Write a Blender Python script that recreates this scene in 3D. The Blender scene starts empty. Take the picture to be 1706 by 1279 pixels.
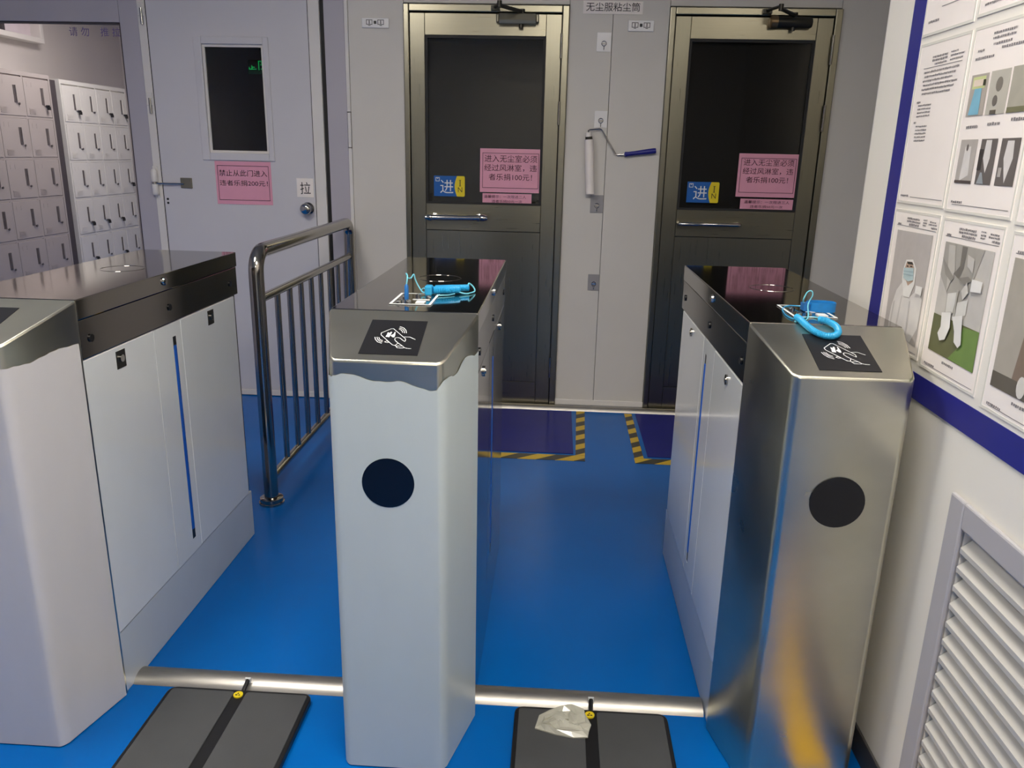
import bpy, math, random
from mathutils import Vector, Matrix
random.seed(7)
C = bpy.context.scene.collection
PI = math.pi

# ------------------------------------------------------------------ camera
F_PX = 1312.16
cam_d = bpy.data.cameras.new('camera'); cam = bpy.data.objects.new('camera', cam_d); C.objects.link(cam)
cam_d.sensor_width = 36; cam_d.sensor_fit = 'HORIZONTAL'; cam_d.lens = F_PX / 1706 * 36
cam_d.clip_start = 0.02
pitch, yaw, roll = 0.284315, -0.052055, -0.022324
c_, s_ = math.cos, math.sin
fwd = Vector((s_(yaw) * c_(pitch), c_(yaw) * c_(pitch), -s_(pitch)))
r0 = Vector((c_(yaw), -s_(yaw), 0)); d0 = fwd.cross(r0)
rt = r0 * c_(roll) + d0 * s_(roll); dn = -r0 * s_(roll) + d0 * c_(roll)
M = Matrix((rt, -dn, -fwd)).transposed().to_4x4()
M.translation = Vector((0, 0, 1.32))
cam.matrix_world = M
bpy.context.scene.camera = cam

# ------------------------------------------------------------------ light / exposure settings
MAIN_LIGHT = 28.0        # ceiling panel over the gates
BACK_LIGHT = 12.0        # ceiling panel behind the photographer
SIDE_FILL = 17.0       # fill panel added in the unseen passage, brightens the nearest steel door
REAR_FILL = 44.0        # unseen fill panel added above the gates, brightens rear wall and side door
LOCKER_LIGHT = 27.0      # ceiling panel in the locker room
w = bpy.data.worlds.new('world'); bpy.context.scene.world = w; w.use_nodes = True
w.node_tree.nodes['Background'].inputs[0].default_value = (0.55, 0.6, 0.7, 1)
w.node_tree.nodes['Background'].inputs[1].default_value = 0.05
vs = bpy.context.scene.view_settings
vs.view_transform = 'Standard'; vs.look = 'None'; vs.exposure = 0.0; vs.gamma = 1.0; vs.use_curve_mapping = False

# ------------------------------------------------------------------ materials
def lin(c):
    out = []
    for v in c:
        v /= 255
        out.append(v / 12.92 if v <= 0.04045 else ((v + 0.055) / 1.055) ** 2.4)
    return (*out, 1)

def mat(name, rgb, rough=0.5, metal=0.0, var=0.06, scale=6.0, bump=0.0, stretch=(1, 1, 1), rvar=0.0, coat=0.0, spec=0.5, coords='Object'):
    m = bpy.data.materials.new(name); m.use_nodes = True
    nt = m.node_tree; p = nt.nodes['Principled BSDF']
    col = lin(rgb)
    p.inputs['Roughness'].default_value = rough; p.inputs['Metallic'].default_value = metal
    p.inputs['Coat Weight'].default_value = coat; p.inputs['Coat Roughness'].default_value = 0.06
    p.inputs['Specular IOR Level'].default_value = spec
    tc = nt.nodes.new('ShaderNodeTexCoord'); mp = nt.nodes.new('ShaderNodeMapping')
    mp.inputs['Scale'].default_value = stretch
    nz = nt.nodes.new('ShaderNodeTexNoise'); nz.inputs['Scale'].default_value = scale; nz.inputs['Detail'].default_value = 4
    nt.links.new(tc.outputs[coords], mp.inputs[0]); nt.links.new(mp.outputs[0], nz.inputs['Vector'])
    rp = nt.nodes.new('ShaderNodeValToRGB')
    rp.color_ramp.elements[0].position = 0.3; rp.color_ramp.elements[1].position = 0.7
    rp.color_ramp.elements[0].color = (*[v * (1 - var) for v in col[:3]], 1)
    rp.color_ramp.elements[1].color = (*[min(1, v * (1 + var)) for v in col[:3]], 1)
    nt.links.new(nz.outputs['Fac'], rp.inputs[0]); nt.links.new(rp.outputs[0], p.inputs['Base Color'])
    if rvar:
        mr = nt.nodes.new('ShaderNodeMapRange')
        mr.inputs['To Min'].default_value = max(0.01, rough - rvar); mr.inputs['To Max'].default_value = rough + rvar
        nt.links.new(nz.outputs['Fac'], mr.inputs['Value']); nt.links.new(mr.outputs[0], p.inputs['Roughness'])
    if bump:
        b = nt.nodes.new('ShaderNodeBump'); b.inputs['Strength'].default_value = bump; b.inputs['Distance'].default_value = 0.002
        nt.links.new(nz.outputs['Fac'], b.inputs['Height']); nt.links.new(b.outputs[0], p.inputs['Normal'])
    return m

def emit(name, rgb, strength):
    m = bpy.data.materials.new(name); m.use_nodes = True
    p = m.node_tree.nodes['Principled BSDF']
    p.inputs['Base Color'].default_value = lin(rgb); p.inputs['Emission Color'].default_value = lin(rgb)
    p.inputs['Emission Strength'].default_value = strength; p.inputs['Roughness'].default_value = 0.4
    return m

def glass(name, tint, ior=1.45, rough=0.015, haze=0.0):
    m = bpy.data.materials.new(name); m.use_nodes = True
    nt = m.node_tree; nt.nodes.remove(nt.nodes['Principled BSDF'])
    out = nt.nodes['Material Output']
    tr = nt.nodes.new('ShaderNodeBsdfTransparent'); tr.inputs[0].default_value = (*tint, 1)
    gl = nt.nodes.new('ShaderNodeBsdfGlossy'); gl.inputs['Roughness'].default_value = rough
    fr = nt.nodes.new('ShaderNodeFresnel'); fr.inputs['IOR'].default_value = ior
    mx = nt.nodes.new('ShaderNodeMixShader')
    nt.links.new(fr.outputs[0], mx.inputs[0]); nt.links.new(tr.outputs[0], mx.inputs[1]); nt.links.new(gl.outputs[0], mx.inputs[2])
    nt.links.new(mx.outputs[0], out.inputs[0])
    return m

def hazard(name):
    m = bpy.data.materials.new(name); m.use_nodes = True
    nt = m.node_tree; p = nt.nodes['Principled BSDF']; p.inputs['Roughness'].default_value = 0.35
    tc = nt.nodes.new('ShaderNodeTexCoord'); sx = nt.nodes.new('ShaderNodeSeparateXYZ')
    nt.links.new(tc.outputs['Object'], sx.inputs[0])
    mb = nt.nodes.new('ShaderNodeMath'); mb.operation = 'MULTIPLY'; mb.inputs[1].default_value = 0.75
    nt.links.new(sx.outputs[0], mb.inputs[0])
    a = nt.nodes.new('ShaderNodeMath'); a.operation = 'SUBTRACT'
    nt.links.new(sx.outputs[1], a.inputs[0]); nt.links.new(mb.outputs[0], a.inputs[1])
    d = nt.nodes.new('ShaderNodeMath'); d.operation = 'DIVIDE'; d.inputs[1].default_value = 0.128
    nt.links.new(a.outputs[0], d.inputs[0])
    f = nt.nodes.new('ShaderNodeMath'); f.operation = 'FRACT'; nt.links.new(d.outputs[0], f.inputs[0])
    rp = nt.nodes.new('ShaderNodeValToRGB'); rp.color_ramp.interpolation = 'CONSTANT'
    rp.color_ramp.elements[0].color = lin((38, 38, 30)); rp.color_ramp.elements[1].position = 0.5
    rp.color_ramp.elements[1].color = lin((205, 170, 30))
    nt.links.new(f.outputs[0], rp.inputs[0]); nt.links.new(rp.outputs[0], p.inputs['Base Color'])
    return m

STEEL = mat('brushed_steel', (145, 141, 125), 0.28, 1, 0.02, 220, 0.0, (1, 1, 0.02), rvar=0.015)
STEEL_H = mat('brushed_steel_horizontal', (150, 145, 127), 0.28, 1, 0.02, 220, 0.0, (0.02, 1, 1), rvar=0.015)
SMUDGED = mat('smudged_steel', (200, 197, 180), 0.30, 1, 0.08, 5, 0.0, (1, 1, 1.4), rvar=0.08)
MIRROR = mat('polished_steel', (150, 145, 138), 0.07, 1, 0.05, 5, 0.0, rvar=0.03)
HOODM = mat('polished_hood_steel', (140, 135, 130), 0.13, 1, 0.06, 5, 0.0, rvar=0.04)
CHROME = mat('chrome', (190, 188, 184), 0.10, 1, 0.03, 12)
TUBE = mat('polished_tube', (165, 160, 152), 0.13, 1, 0.04, 6)
SILVER = mat('aluminium_strip', (176, 172, 165), 0.42, 1, 0.06, 20, 0.02, (1, 8, 8))
WALL = mat('white_wall_panel', (210, 206, 199), 0.42, 0, 0.02, 3)
WALLR = mat('white_partition_panel', (234, 230, 221), 0.45, 0, 0.02, 3)
WALLDIM = mat('dimmed_wall_panel', (178, 174, 183), 0.42, 0, 0.02, 3)  # wall panels darkened and tinted purple for the dim light on the left
DOORW = mat('pale_grey_door_paint', (205, 203, 208), 0.36, 0, 0.02, 3)
TRIMW = mat('white_trim', (222, 218, 214), 0.4, 0, 0.03, 5)
CEIL = mat('ceiling_paint', (225, 222, 215), 0.7, 0, 0.02, 3)
FLOOR = mat('blue_epoxy_floor', (2, 96, 178), 0.22, 0, 0.07, 2.5, 0.02, rvar=0.06, spec=0.16)
FILM = mat('white_protective_film', (196, 205, 203), 0.34, 0, 0.03, 7, 0.04, (1, 1, 0.3), coat=0.1)
FILML = mat('neutral_white_film', (208, 204, 202), 0.36, 0, 0.03, 7, 0.04, (1, 1, 0.3), coat=0.05)  # neutral white tone for the film on the cabinet nearest the lockers
LOCKWALL = mat('locker_room_wall', (206, 200, 197), 0.6, 0, 0.02, 3)
PANELW = mat('white_gloss_panel', (232, 234, 232), 0.16, 0, 0.02, 5, 0.0, coat=0.6)
PLINTH = mat('grey_plinth_paint', (200, 205, 208), 0.28, 0, 0.03, 6, coat=0.2)
BLACK = mat('black_plastic', (18, 18, 20), 0.4, 0, 0.1, 20)
SENSOR = mat('black_sensor_window', (9, 10, 16), 0.25, 0, 0.1, 20)
CARDM = mat('black_card_plate', (22, 22, 24), 0.35, 0, 0.08, 20)
WHITEINK = mat('white_ink', (225, 228, 228), 0.5, 0, 0.02, 20)
DARKINK = mat('black_ink', (30, 24, 28), 0.6, 0, 0.05, 40)
RUST = mat('dark_red_ink', (70, 22, 38), 0.6, 0, 0.05, 40)
PINK = mat('pink_paper', (228, 160, 182), 0.4, 0, 0.03, 12, coat=0.15)
PINKEDGE = mat('pale_pink_paper_edge', (226, 178, 192), 0.4, 0, 0.03, 12)
PAPER = mat('white_paper', (246, 238, 232), 0.45, 0, 0.015, 12)
SLEEVE = mat('clear_plastic_sleeve', (224, 221, 212), 0.25, 0, 0.02, 12)
BLUEFLAP = mat('blue_gate_flap', (22, 92, 190), 0.35, 0, 0.05, 20)
BLUETAPE = mat('navy_border_tape', (42, 44, 132), 0.35, 0, 0.04, 14)
STICKYMAT = mat('dark_blue_sticky_mat', (10, 24, 120), 0.24, 0, 0.08, 5, 0.05, spec=0.12)
HAZ = hazard('hazard_stripe_tape')
YELLOW = mat('yellow_sticker', (228, 205, 30), 0.4, 0, 0.03, 20)
YTAPE = mat('yellow_floor_tape', (240, 190, 30), 0.4, 0, 0.03, 20)
BLUESTICK = mat('blue_sticker', (16, 92, 170), 0.35, 0, 0.05, 15)
PLATEDARK = mat('dark_grey_plate', (88, 89, 90), 0.32, 0.35, 0.07, 8, 0.02, rvar=0.06)
STRAP = mat('sky_blue_strap', (42, 160, 212), 0.35, 0, 0.08, 60, 0.1)
STRAPL = mat('pale_blue_cord', (120, 205, 225), 0.35, 0, 0.06, 60)
SMIRROR = mat('polished_side_panel', (150, 150, 150), 0.10, 1, 0.04, 5, 0.0, rvar=0.03)
STRAPD = mat('deep_blue_plug', (30, 105, 175), 0.4, 0, 0.06, 60)
LOCKA = mat('warm_grey_locker', (166, 158, 154), 0.4, 0, 0.03, 4)
LOCKB = mat('pale_green_grey_locker', (212, 210, 204), 0.4, 0, 0.03, 4)
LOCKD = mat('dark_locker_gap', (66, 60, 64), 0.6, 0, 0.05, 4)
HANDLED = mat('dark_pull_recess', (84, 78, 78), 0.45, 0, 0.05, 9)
BLUEHANDLE = mat('navy_handle', (34, 36, 130), 0.35, 0, 0.05, 20)
HOOKPLATE = mat('clear_hook_plate', (238, 236, 234), 0.2, 0, 0.02, 15, coat=0.3)
GREYPLATE = mat('grey_hook_plate', (150, 148, 150), 0.25, 0, 0.03, 15)
LOUVER = mat('louver_paint', (190, 188, 184), 0.38, 0, 0.02, 8)
LOUVERF = mat('louver_frame_paint', (176, 174, 178), 0.4, 0, 0.02, 8)
FOOTSTRIP = mat('dark_foot_strip', (70, 68, 68), 0.5, 0, 0.05, 8)
DUCT = mat('dark_duct', (50, 48, 48), 0.7, 0, 0.05, 8)
CHAMBER = mat('dark_chamber_panel', (176, 176, 168), 0.5, 0.0, 0.05, 4)
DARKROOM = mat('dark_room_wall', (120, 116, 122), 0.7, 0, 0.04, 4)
GASKET = mat('black_gasket', (22, 21, 22), 0.6, 0, 0.05, 20)
CLOSERD = mat('dark_bronze_closer', (62, 60, 54), 0.35, 0.6, 0.05, 15)
BRASS = mat('worn_brass_cap', (150, 125, 92), 0.35, 0.8, 0.1, 40)
GLASSD = glass('tinted_door_glass', (0.80, 0.80, 0.77), ior=1.6)
GLASSK = glass('dark_door_glass', (0.75, 0.75, 0.75), ior=1.5)
GLASSW = glass('clear_window_glass', (0.93, 0.92, 0.94), ior=1.2)
PURPLE = mat('faded_purple_lettering', (108, 92, 150), 0.5, 0, 0.05, 30)
BAGM = mat('crumpled_clear_plastic', (186, 184, 170), 0.22, 0, 0.14, 26, 0.3, coat=0.3)
GREENLIT = emit('green_exit_light', (30, 220, 110), 0.55)
GREENDIM = emit('green_exit_glow', (10, 60, 35), 0.25)
SLITLIT = emit('lit_window_light', (206, 208, 140), 0.62)
LAMP1 = emit('lamp_diffuser_front', (255, 248, 236), MAIN_LIGHT)
LAMP2 = emit('fill_diffuser_rear', (255, 248, 238), REAR_FILL)
LAMP4 = emit('lamp_diffuser_back', (255, 246, 230), BACK_LIGHT)
LAMP5 = emit('fill_diffuser_side', (255, 246, 232), SIDE_FILL)
LAMP3 = emit('lamp_diffuser_locker', (255, 248, 240), LOCKER_LIGHT)

# ------------------------------------------------------------------ mesh helpers
class MB:
    def __init__(s): s.v = []; s.f = []; s.m = []
    def add(s, vs, fs, m=0):
        o = len(s.v); s.v += [tuple(p) for p in vs]
        s.f += [tuple(i + o for i in f) for f in fs]; s.m += [m] * len(fs); return s
    def box(s, x0, x1, y0, y1, z0, z1, m=0):
        v = [(x, y, z) for z in (z0, z1) for y in (y0, y1) for x in (x0, x1)]
        return s.add(v, [(0, 2, 3, 1), (4, 5, 7, 6), (0, 1, 5, 4), (2, 6, 7, 3), (0, 4, 6, 2), (1, 3, 7, 5)], m)
    def poly(s, pts, m=0): return s.add(pts, [tuple(range(len(pts)))], m)
    def prism(s, bot, top, m=0):
        n = len(bot)
        fs = [tuple(range(n - 1, -1, -1)), tuple(range(n, 2 * n))]
        fs += [(i, (i + 1) % n, n + (i + 1) % n, n + i) for i in range(n)]
        return s.add(list(bot) + list(top), fs, m)
    def tube(s, path, r, n=8, closed=False, m=0):
        P = [Vector(p) for p in path]; k = len(P); R = r if isinstance(r, (list, tuple)) else [r] * k
        rings = []; up = None
        for i, p in enumerate(P):
            if closed: t = P[(i + 1) % k] - P[i - 1]
            else: t = P[min(i + 1, k - 1)] - P[max(i - 1, 0)]
            t.normalize()
            if up is None:
                up = Vector((0, 0, 1)) if abs(t.z) < 0.9 else Vector((1, 0, 0))
            a = t.cross(up)
            if a.length < 1e-5: a = t.cross(Vector((0, 1, 0)))
            a.normalize(); b = a.cross(t).normalized(); up = b
            rings.append([p + (a * math.cos(2 * PI * j / n) + b * math.sin(2 * PI * j / n)) * R[i] for j in range(n)])
        vs = [q for r_ in rings for q in r_]; fs = []
        for i in range(k if closed else k - 1):
            for j in range(n):
                a0 = i * n + j; a1 = i * n + (j + 1) % n; b0 = ((i + 1) % k) * n + j; b1 = ((i + 1) % k) * n + (j + 1) % n
                fs.append((a0, a1, b1, b0))
        if not closed: fs += [tuple(range(n))[::-1], tuple(range((k - 1) * n, k * n))]
        return s.add(vs, fs, m)
    def cyl(s, p0, p1, r, n=16, m=0): return s.tube([p0, p1], r, n, m=m)
    def strip(s, pts, wd, nrm, m=0, closed=False):     # flat line of width wd in the plane with normal nrm
        nrm = Vector(nrm).normalized(); P = [Vector(p) for p in pts]
        for i in range(len(P) - 1):
            a, b = P[i], P[i + 1]; t = (b - a)
            if t.length < 1e-7: continue
            t.normalize(); q = nrm.cross(t) * wd / 2; e = t * wd * 0.35
            s.poly([a - q - e, b - q + e, b + q + e, a + q - e], m)
        return s

wl = {}
def build(mb, name, mats, parent=None, smooth=False, bevel=0.0, seg=2, origin=None):
    if not isinstance(mats, (list, tuple)): mats = [mats]
    xs, ys, zs = zip(*mb.v)
    if origin is None:
        origin = Vector(((min(xs) + max(xs)) / 2, (min(ys) + max(ys)) / 2, min(zs) if parent is None else (min(zs) + max(zs)) / 2))
    else: origin = Vector(origin)
    me = bpy.data.meshes.new(name)
    me.from_pydata([tuple(Vector(p) - origin) for p in mb.v], [], mb.f)
    for m in mats: me.materials.append(m)
    me.polygons.foreach_set('material_index', mb.m)
    me.update()
    if smooth:
        me.shade_smooth(); me.set_sharp_from_angle(angle=math.radians(40))
    o = bpy.data.objects.new(name, me); C.objects.link(o)
    if bevel:
        b = o.modifiers.new('bevel', 'BEVEL'); b.width = bevel; b.segments = seg; b.limit_method = 'ANGLE'; b.angle_limit = math.radians(40)
    if parent is not None:
        o.parent = parent; o.location = origin - wl[parent.name]
    else: o.location = origin
    wl[o.name] = origin
    return o

def tag(o, label, cat, group=None):
    o['label'] = label; o['category'] = cat
    if group: o['group'] = group
    return o
def struct(o): o['kind'] = 'structure'; return o
def empty(name, loc):
    o = bpy.data.objects.new(name, None); C.objects.link(o); o.location = loc; o.empty_display_size = 0.05
    wl[o.name] = Vector(loc); return o
def thing(name, label, cat, loc, group=None): return tag(empty(name, loc), label, cat, group)
def copy_piece(o, delta, parent=None):       # another alike piece sharing the mesh, moved by delta
    c = o.copy(); C.objects.link(c); pos = wl[o.name] + Vector(delta)
    p = parent if parent is not None else o.parent
    c.parent = p; c.location = pos - (wl[p.name] if p is not None else Vector((0, 0, 0)))
    wl[c.name] = pos
    return c

BW = 4.105                                    # face of the rear partition
RW = 0.738                                    # face of the right partition
def bw(x, z, d=0.0): return (x, BW - d, z)
def rw(y, z, d=0.0): return (RW - d, y, z)
def sub(o):
    return o

def text_pts(s, size_w, size_h, align='CENTER', bold=0.0, spacing=1.0):
    cu = bpy.data.curves.new('lettering', 'FONT'); cu.body = s; cu.align_x = align; cu.size = 1; cu.resolution_u = 3
    cu.offset = bold; cu.space_line = spacing
    ob = bpy.data.objects.new('lettering_tmp', cu); C.objects.link(ob)
    dg = bpy.context.evaluated_depsgraph_get(); dg.update()
    me = bpy.data.meshes.new_from_object(ob.evaluated_get(dg))
    V = [tuple(v.co) for v in me.vertices]; Fs = [tuple(p.vertices) for p in me.polygons]
    bpy.data.objects.remove(ob); bpy.data.curves.remove(cu); bpy.data.meshes.remove(me)
    x0 = min(v[0] for v in V); x1 = max(v[0] for v in V); y0 = min(v[1] for v in V); y1 = max(v[1] for v in V)
    sx = size_w / (x1 - x0); sy = size_h / (y1 - y0) if size_h else sx
    return [((v[0] - (x0 + x1) / 2) * sx, (v[1] - (y0 + y1) / 2) * sy) for v in V], Fs

def back_text(s, x, z, wd, ht, d, m, parent, name='lettering', bold=0.0):
    V, Fs = text_pts(s, wd, ht, bold=bold)
    mb = MB().add([bw(x + a, z + b, d) for a, b in V], Fs)
    return build(mb, name, m, parent)

def plate(x0, x1, z0, z1, d0, d1): return MB().box(x0, x1, BW - d1, BW - d0, z0, z1)

# ================================================================== THE SETTING
flo = struct(build(MB().box(-4.6, 2.4, -2.6, 8.4, -0.08, 0), 'floor', FLOOR))
struct(build(MB().box(-4.6, 2.4, -2.6, 8.4, 2.65, 2.72), 'ceiling', CEIL))
# rear partition: sandwich panels with joints
wb = struct(empty('wall_back', (-0.4, BW, 0)))
def panel(x0, x1, z0, z1, m=WALL): return build(MB().box(x0 + .001, x1 - .001, BW, BW + .05, z0, z1), 'panel', m, wb, bevel=0.0012, seg=1)
panel(-3.3, -2.19, 1.90, 2.65, WALLDIM)                  # above the glass opening
panel(-2.19, -2.094, 0, 2.65, WALLDIM)                   # post between opening and side door
panel(-2.094, -1.19, 2.12, 2.65, WALLDIM)                # above the side door
panel(-1.17, -1.068, 0, 2.65, WALLDIM)
panel(-1.05, -0.777, 0, 2.65)
panel(-0.777, 0.022, 2.005, 2.65)
panel(0.022, 0.229, 0, 2.65)
panel(0.229, 0.496, 0, 2.65)
panel(0.496, 1.292, 2.005, 2.65)
panel(1.292, 2.3, 0, 2.65)
build(MB().box(-3.3, -2.19, BW + .012, BW + .045, 0, 0.08), 'sill', WALLDIM, wb)
for (z0, z1, e) in ((0, 1.33, 0), (1.333, 1.50, .001), (1.503, 2.65, 0)):
    build(MB().box(-1.068 + e, -1.05 - e, BW - .006, BW + .05, z0, z1), 'joint_profile', TRIMW, wb, bevel=.003)
build(MB().box(-1.19, -1.17, BW + .012, BW + .05, 0, 2.65), 'shadow_gap', GASKET, wb)
build(MB().box(0.0215, 0.4965, BW - .006, BW, 0.015, 0.045), 'kick_strip', TRIMW, wb, bevel=.002)
# right partition with rounded end post
wr = struct(build(MB().box(RW, RW + .055, -2.5, .61, 0, 2.65).box(RW, RW + .055, 1.306, 2.005, 0, 2.65).box(RW, RW + .055, .61, 1.306, 0, .14).box(RW, RW + .055, .61, 1.306, .702, 2.65), 'wall_right', WALLR))
struct(build(MB().tube([(RW + .012, 2.008, 0), (RW + .012, 2.008, 2.65)], .0125, 12).box(RW + .012, RW + .055, 1.996, 2.0205, 0, 2.65), 'trim_1', TRIMW, smooth=True))
struct(build(MB().box(RW - .006, RW, -2.5, 2.005, 0, 0.068), 'foot_strip_right', FOOTSTRIP, bevel=.002))  # dark grey strip along the foot of the wall
struct(build(MB().box(2.3, 2.36, -2.5, 4.155, 0, 2.65), 'wall_outer_right', WALL))
struct(build(MB().box(-3.36, -3.3, -2.5, 4.155, 0, 2.65), 'wall_left', WALLDIM))
struct(build(MB().box(-3.36, 2.36, -2.56, -2.5, 0, 2.65), 'wall_front', WALL))
# locker room shell
struct(build(MB().box(-4.46, -4.4, 4.155, 8.2, 0, 2.65), 'wall_locker_left', LOCKWALL))
struct(build(MB().box(-4.46, -2.1, 8.2, 8.26, 0, 2.65), 'wall_locker_far', LOCKWALL))
struct(build(MB().box(-2.16, -2.10, 4.156, 8.2, 0, 2.65), 'wall_locker_right', LOCKWALL))
struct(build(MB().box(-4.4, -3.3, 4.1, 4.155, 0, 2.65), 'wall_locker_near', LOCKWALL))
# dark rooms behind the side door and the two steel doors
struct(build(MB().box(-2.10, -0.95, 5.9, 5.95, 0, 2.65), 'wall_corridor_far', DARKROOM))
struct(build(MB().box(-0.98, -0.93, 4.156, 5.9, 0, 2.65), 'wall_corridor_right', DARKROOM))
def chamber(n, x0, x1):
    g = struct(empty('wall_chamber_' + n, ((x0 + x1) / 2, 5.2, 0)))
    build(MB().box(x0 - .05, x0, 4.156, 5.5, 0, 2.3), 'panel', CHAMBER, g)
    build(MB().box(x1, x1 + .05, 4.156, 5.5, 0, 2.3), 'panel', CHAMBER, g)
    build(MB().box(x0 - .05, x1 + .05, 5.5, 5.55, 0, 2.3), 'panel', CHAMBER, g)
    build(MB().box(x0 - .05, x1 + .05, 4.156, 5.55, 2.3, 2.35), 'panel', CHAMBER, g)
    mb = MB()
    xa, xb = x0 + .12, x1 - .12
    for q in ((xa, xa + .07, 0, 2.0), (xb - .07, xb, 0, 2.0), (xa, xb, 1.9, 2.0), (xa, xb, .9, 1.0)):
        mb.box(q[0], q[1], 5.46, 5.5, q[2], q[3])
    build(mb, 'inner_door_frame', STEEL, g)
    for z in (0.6, 0.95, 1.3, 1.65):
        for y in (4.55, 5.0):
            build(MB().cyl((x0, y, z), (x0 + .02, y, z), .035, 14), 'air_nozzle', CHROME, g)
            build(MB().cyl((x1 - .02, y, z), (x1, y, z), .035, 14), 'air_nozzle', CHROME, g)
    return g
chamber('one', -0.80, 0.05)
g3 = chamber('two', 0.46, 1.45)
build(MB().prism([(0.984, 5.452, 1.310), (1.012, 5.452, 1.310), (1.009, 5.452, 1.637), (0.990, 5.452, 1.637)][::-1],
                 [(0.984, 5.459, 1.310), (1.012, 5.459, 1.310), (1.009, 5.459, 1.637), (0.990, 5.459, 1.637)][::-1]), 'lit_slit_pane', SLITLIT, g3)

# glass opening to the locker room
w1 = struct(empty('window_1', (-2.7, BW, 0.08)))
build(MB().box(-3.29, -2.19, BW + .024, BW + .030, 0.08, 1.90), 'pane', GLASSW, w1)
build(MB().box(-2.197, -2.19, BW + .006, BW + .046, 0.08, 1.90).box(-3.29, -2.19, BW + .006, BW + .046, 1.893, 1.90), 'gasket', LOCKD, w1)
for ch, x in (('请', -2.445), ('勿', -2.385), ('推', -2.285), ('拉', -2.225)):
    V, Fs = text_pts(ch, .042, .042)
    build(MB().add([(x + a, BW + .0235, 1.858 + b) for a, b in V], Fs), 'film_letter', PURPLE, w1)
# high window on the locker-room wall
w2 = struct(empty('window_2', (-4.39, 6.2, 2.11)))
build(MB().box(-4.4, -4.30, 5.2, 6.83, 2.11, 2.15).box(-4.4, -4.30, 6.79, 6.83, 2.15, 2.50).box(-4.4, -4.30, 5.2, 6.83, 2.50, 2.54), 'window_frame', TRIMW, w2, bevel=.004)
build(MB().box(-4.395, -4.335, 6.36, 6.40, 2.15, 2.50), 'mullion', LOCKD, w2)
build(MB().box(-4.397, -4.385, 5.2, 6.79, 2.15, 2.50), 'pane', mat('frosted_pane', (226, 214, 220), .3), w2)

# ------------------------------------------------------------------ side door (door_1)
d1 = struct(empty('door_1', (-1.64, BW, 0)))
build(MB().box(-2.094, -2.055, BW - .004, BW + .045, 0, 2.12), 'frame_post', TRIMW, d1, bevel=.003)
build(MB().box(-1.246, -1.190, BW - .006, BW + .045, 0, 2.12), 'frame_post', TRIMW, d1, bevel=.003)
build(MB().box(-2.055, -1.246, BW - .004, BW + .045, 2.075, 2.12), 'frame_head', TRIMW, d1, bevel=.003)
# leaf: four boxes around the window
wx0, wx1, wz0, wz1 = -1.775, -1.49, 1.305, 1.795
lf = MB()
lf.box(-2.051, wx0 - .02, BW, BW + .04, .008, 2.07).box(wx1 + .02, -1.250, BW, BW + .04, .008, 2.07)
lf.box(wx0 - .02, wx1 + .02, BW, BW + .04, .008, wz0 - .02).box(wx0 - .02, wx1 + .02, BW, BW + .04, wz1 + .02, 2.07)
build(lf, 'leaf', DOORW, d1)
fr = MB()
a0, a1, b0, b1 = wx0 - .052, wx1 + .04, wz0 - .05, wz1 + .048
for (x0, x1, z0, z1) in ((a0, wx0 - .012, b0, b1), (wx1 + .012, a1, b0, b1), (wx0 - .012, wx1 + .012, b0, wz0 - .012), (wx0 - .012, wx1 + .012, wz1 + .012, b1)):
    fr.box(x0, x1, BW - .008, BW + .005, z0, z1)
build(fr, 'window_frame', DOORW, d1, bevel=.004)
gb = MB()
for (x0, x1, z0, z1) in ((wx0 - .012, wx0, wz0 - .012, wz1 + .012), (wx1, wx1 + .012, wz0 - .012, wz1 + .012), (wx0, wx1, wz0 - .012, wz0), (wx0, wx1, wz1, wz1 + .012)):
    gb.box(x0, x1, BW + .004, BW + .012, z0, z1)
build(gb, 'glazing_bead', TRIMW, d1)
build(MB().box(wx0, wx1, BW + .012, BW + .018, wz0, wz1), 'pane', GLASSK, d1)
build(MB().box(-2.06, -2.052, BW - .0005, BW + .04, 0, 2.07).box(-1.2502, -1.246, BW + .002, BW + .04, 0, 2.07), 'shadow_gap', GASKET, d1)
for z in (1.975, 1.56):
    hg = build(MB().box(-2.088, -2.058, BW - .012, BW - .004, z - .045, z + .015), 'hinge', TRIMW, d1, bevel=.002)
    build(MB().cyl((-2.07, BW - .013, z - .085), (-2.07, BW - .013, z - .01), .007, 10), 'hinge_pin', CHROME, hg, smooth=True)
build(MB().box(-2.094, -1.19, BW - .010, BW - .0045, .004, .035), 'sweep_strip', TRIMW, d1, bevel=.002)
kn = build(MB().cyl(bw(-1.29, 1.025), bw(-1.29, 1.025, .012), .032, 24), 'door_knob', CHROME, d1, smooth=True)
prof = [(.012, .012), (.022, .011), (.03, .02), (.04, .028), (.052, .029), (.06, .024), (.064, .012)]
build(MB().tube([bw(-1.29, 1.025, a) for a, r in prof], [r for a, r in prof], 24), 'knob_grip', CHROME, kn, smooth=True)
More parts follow.
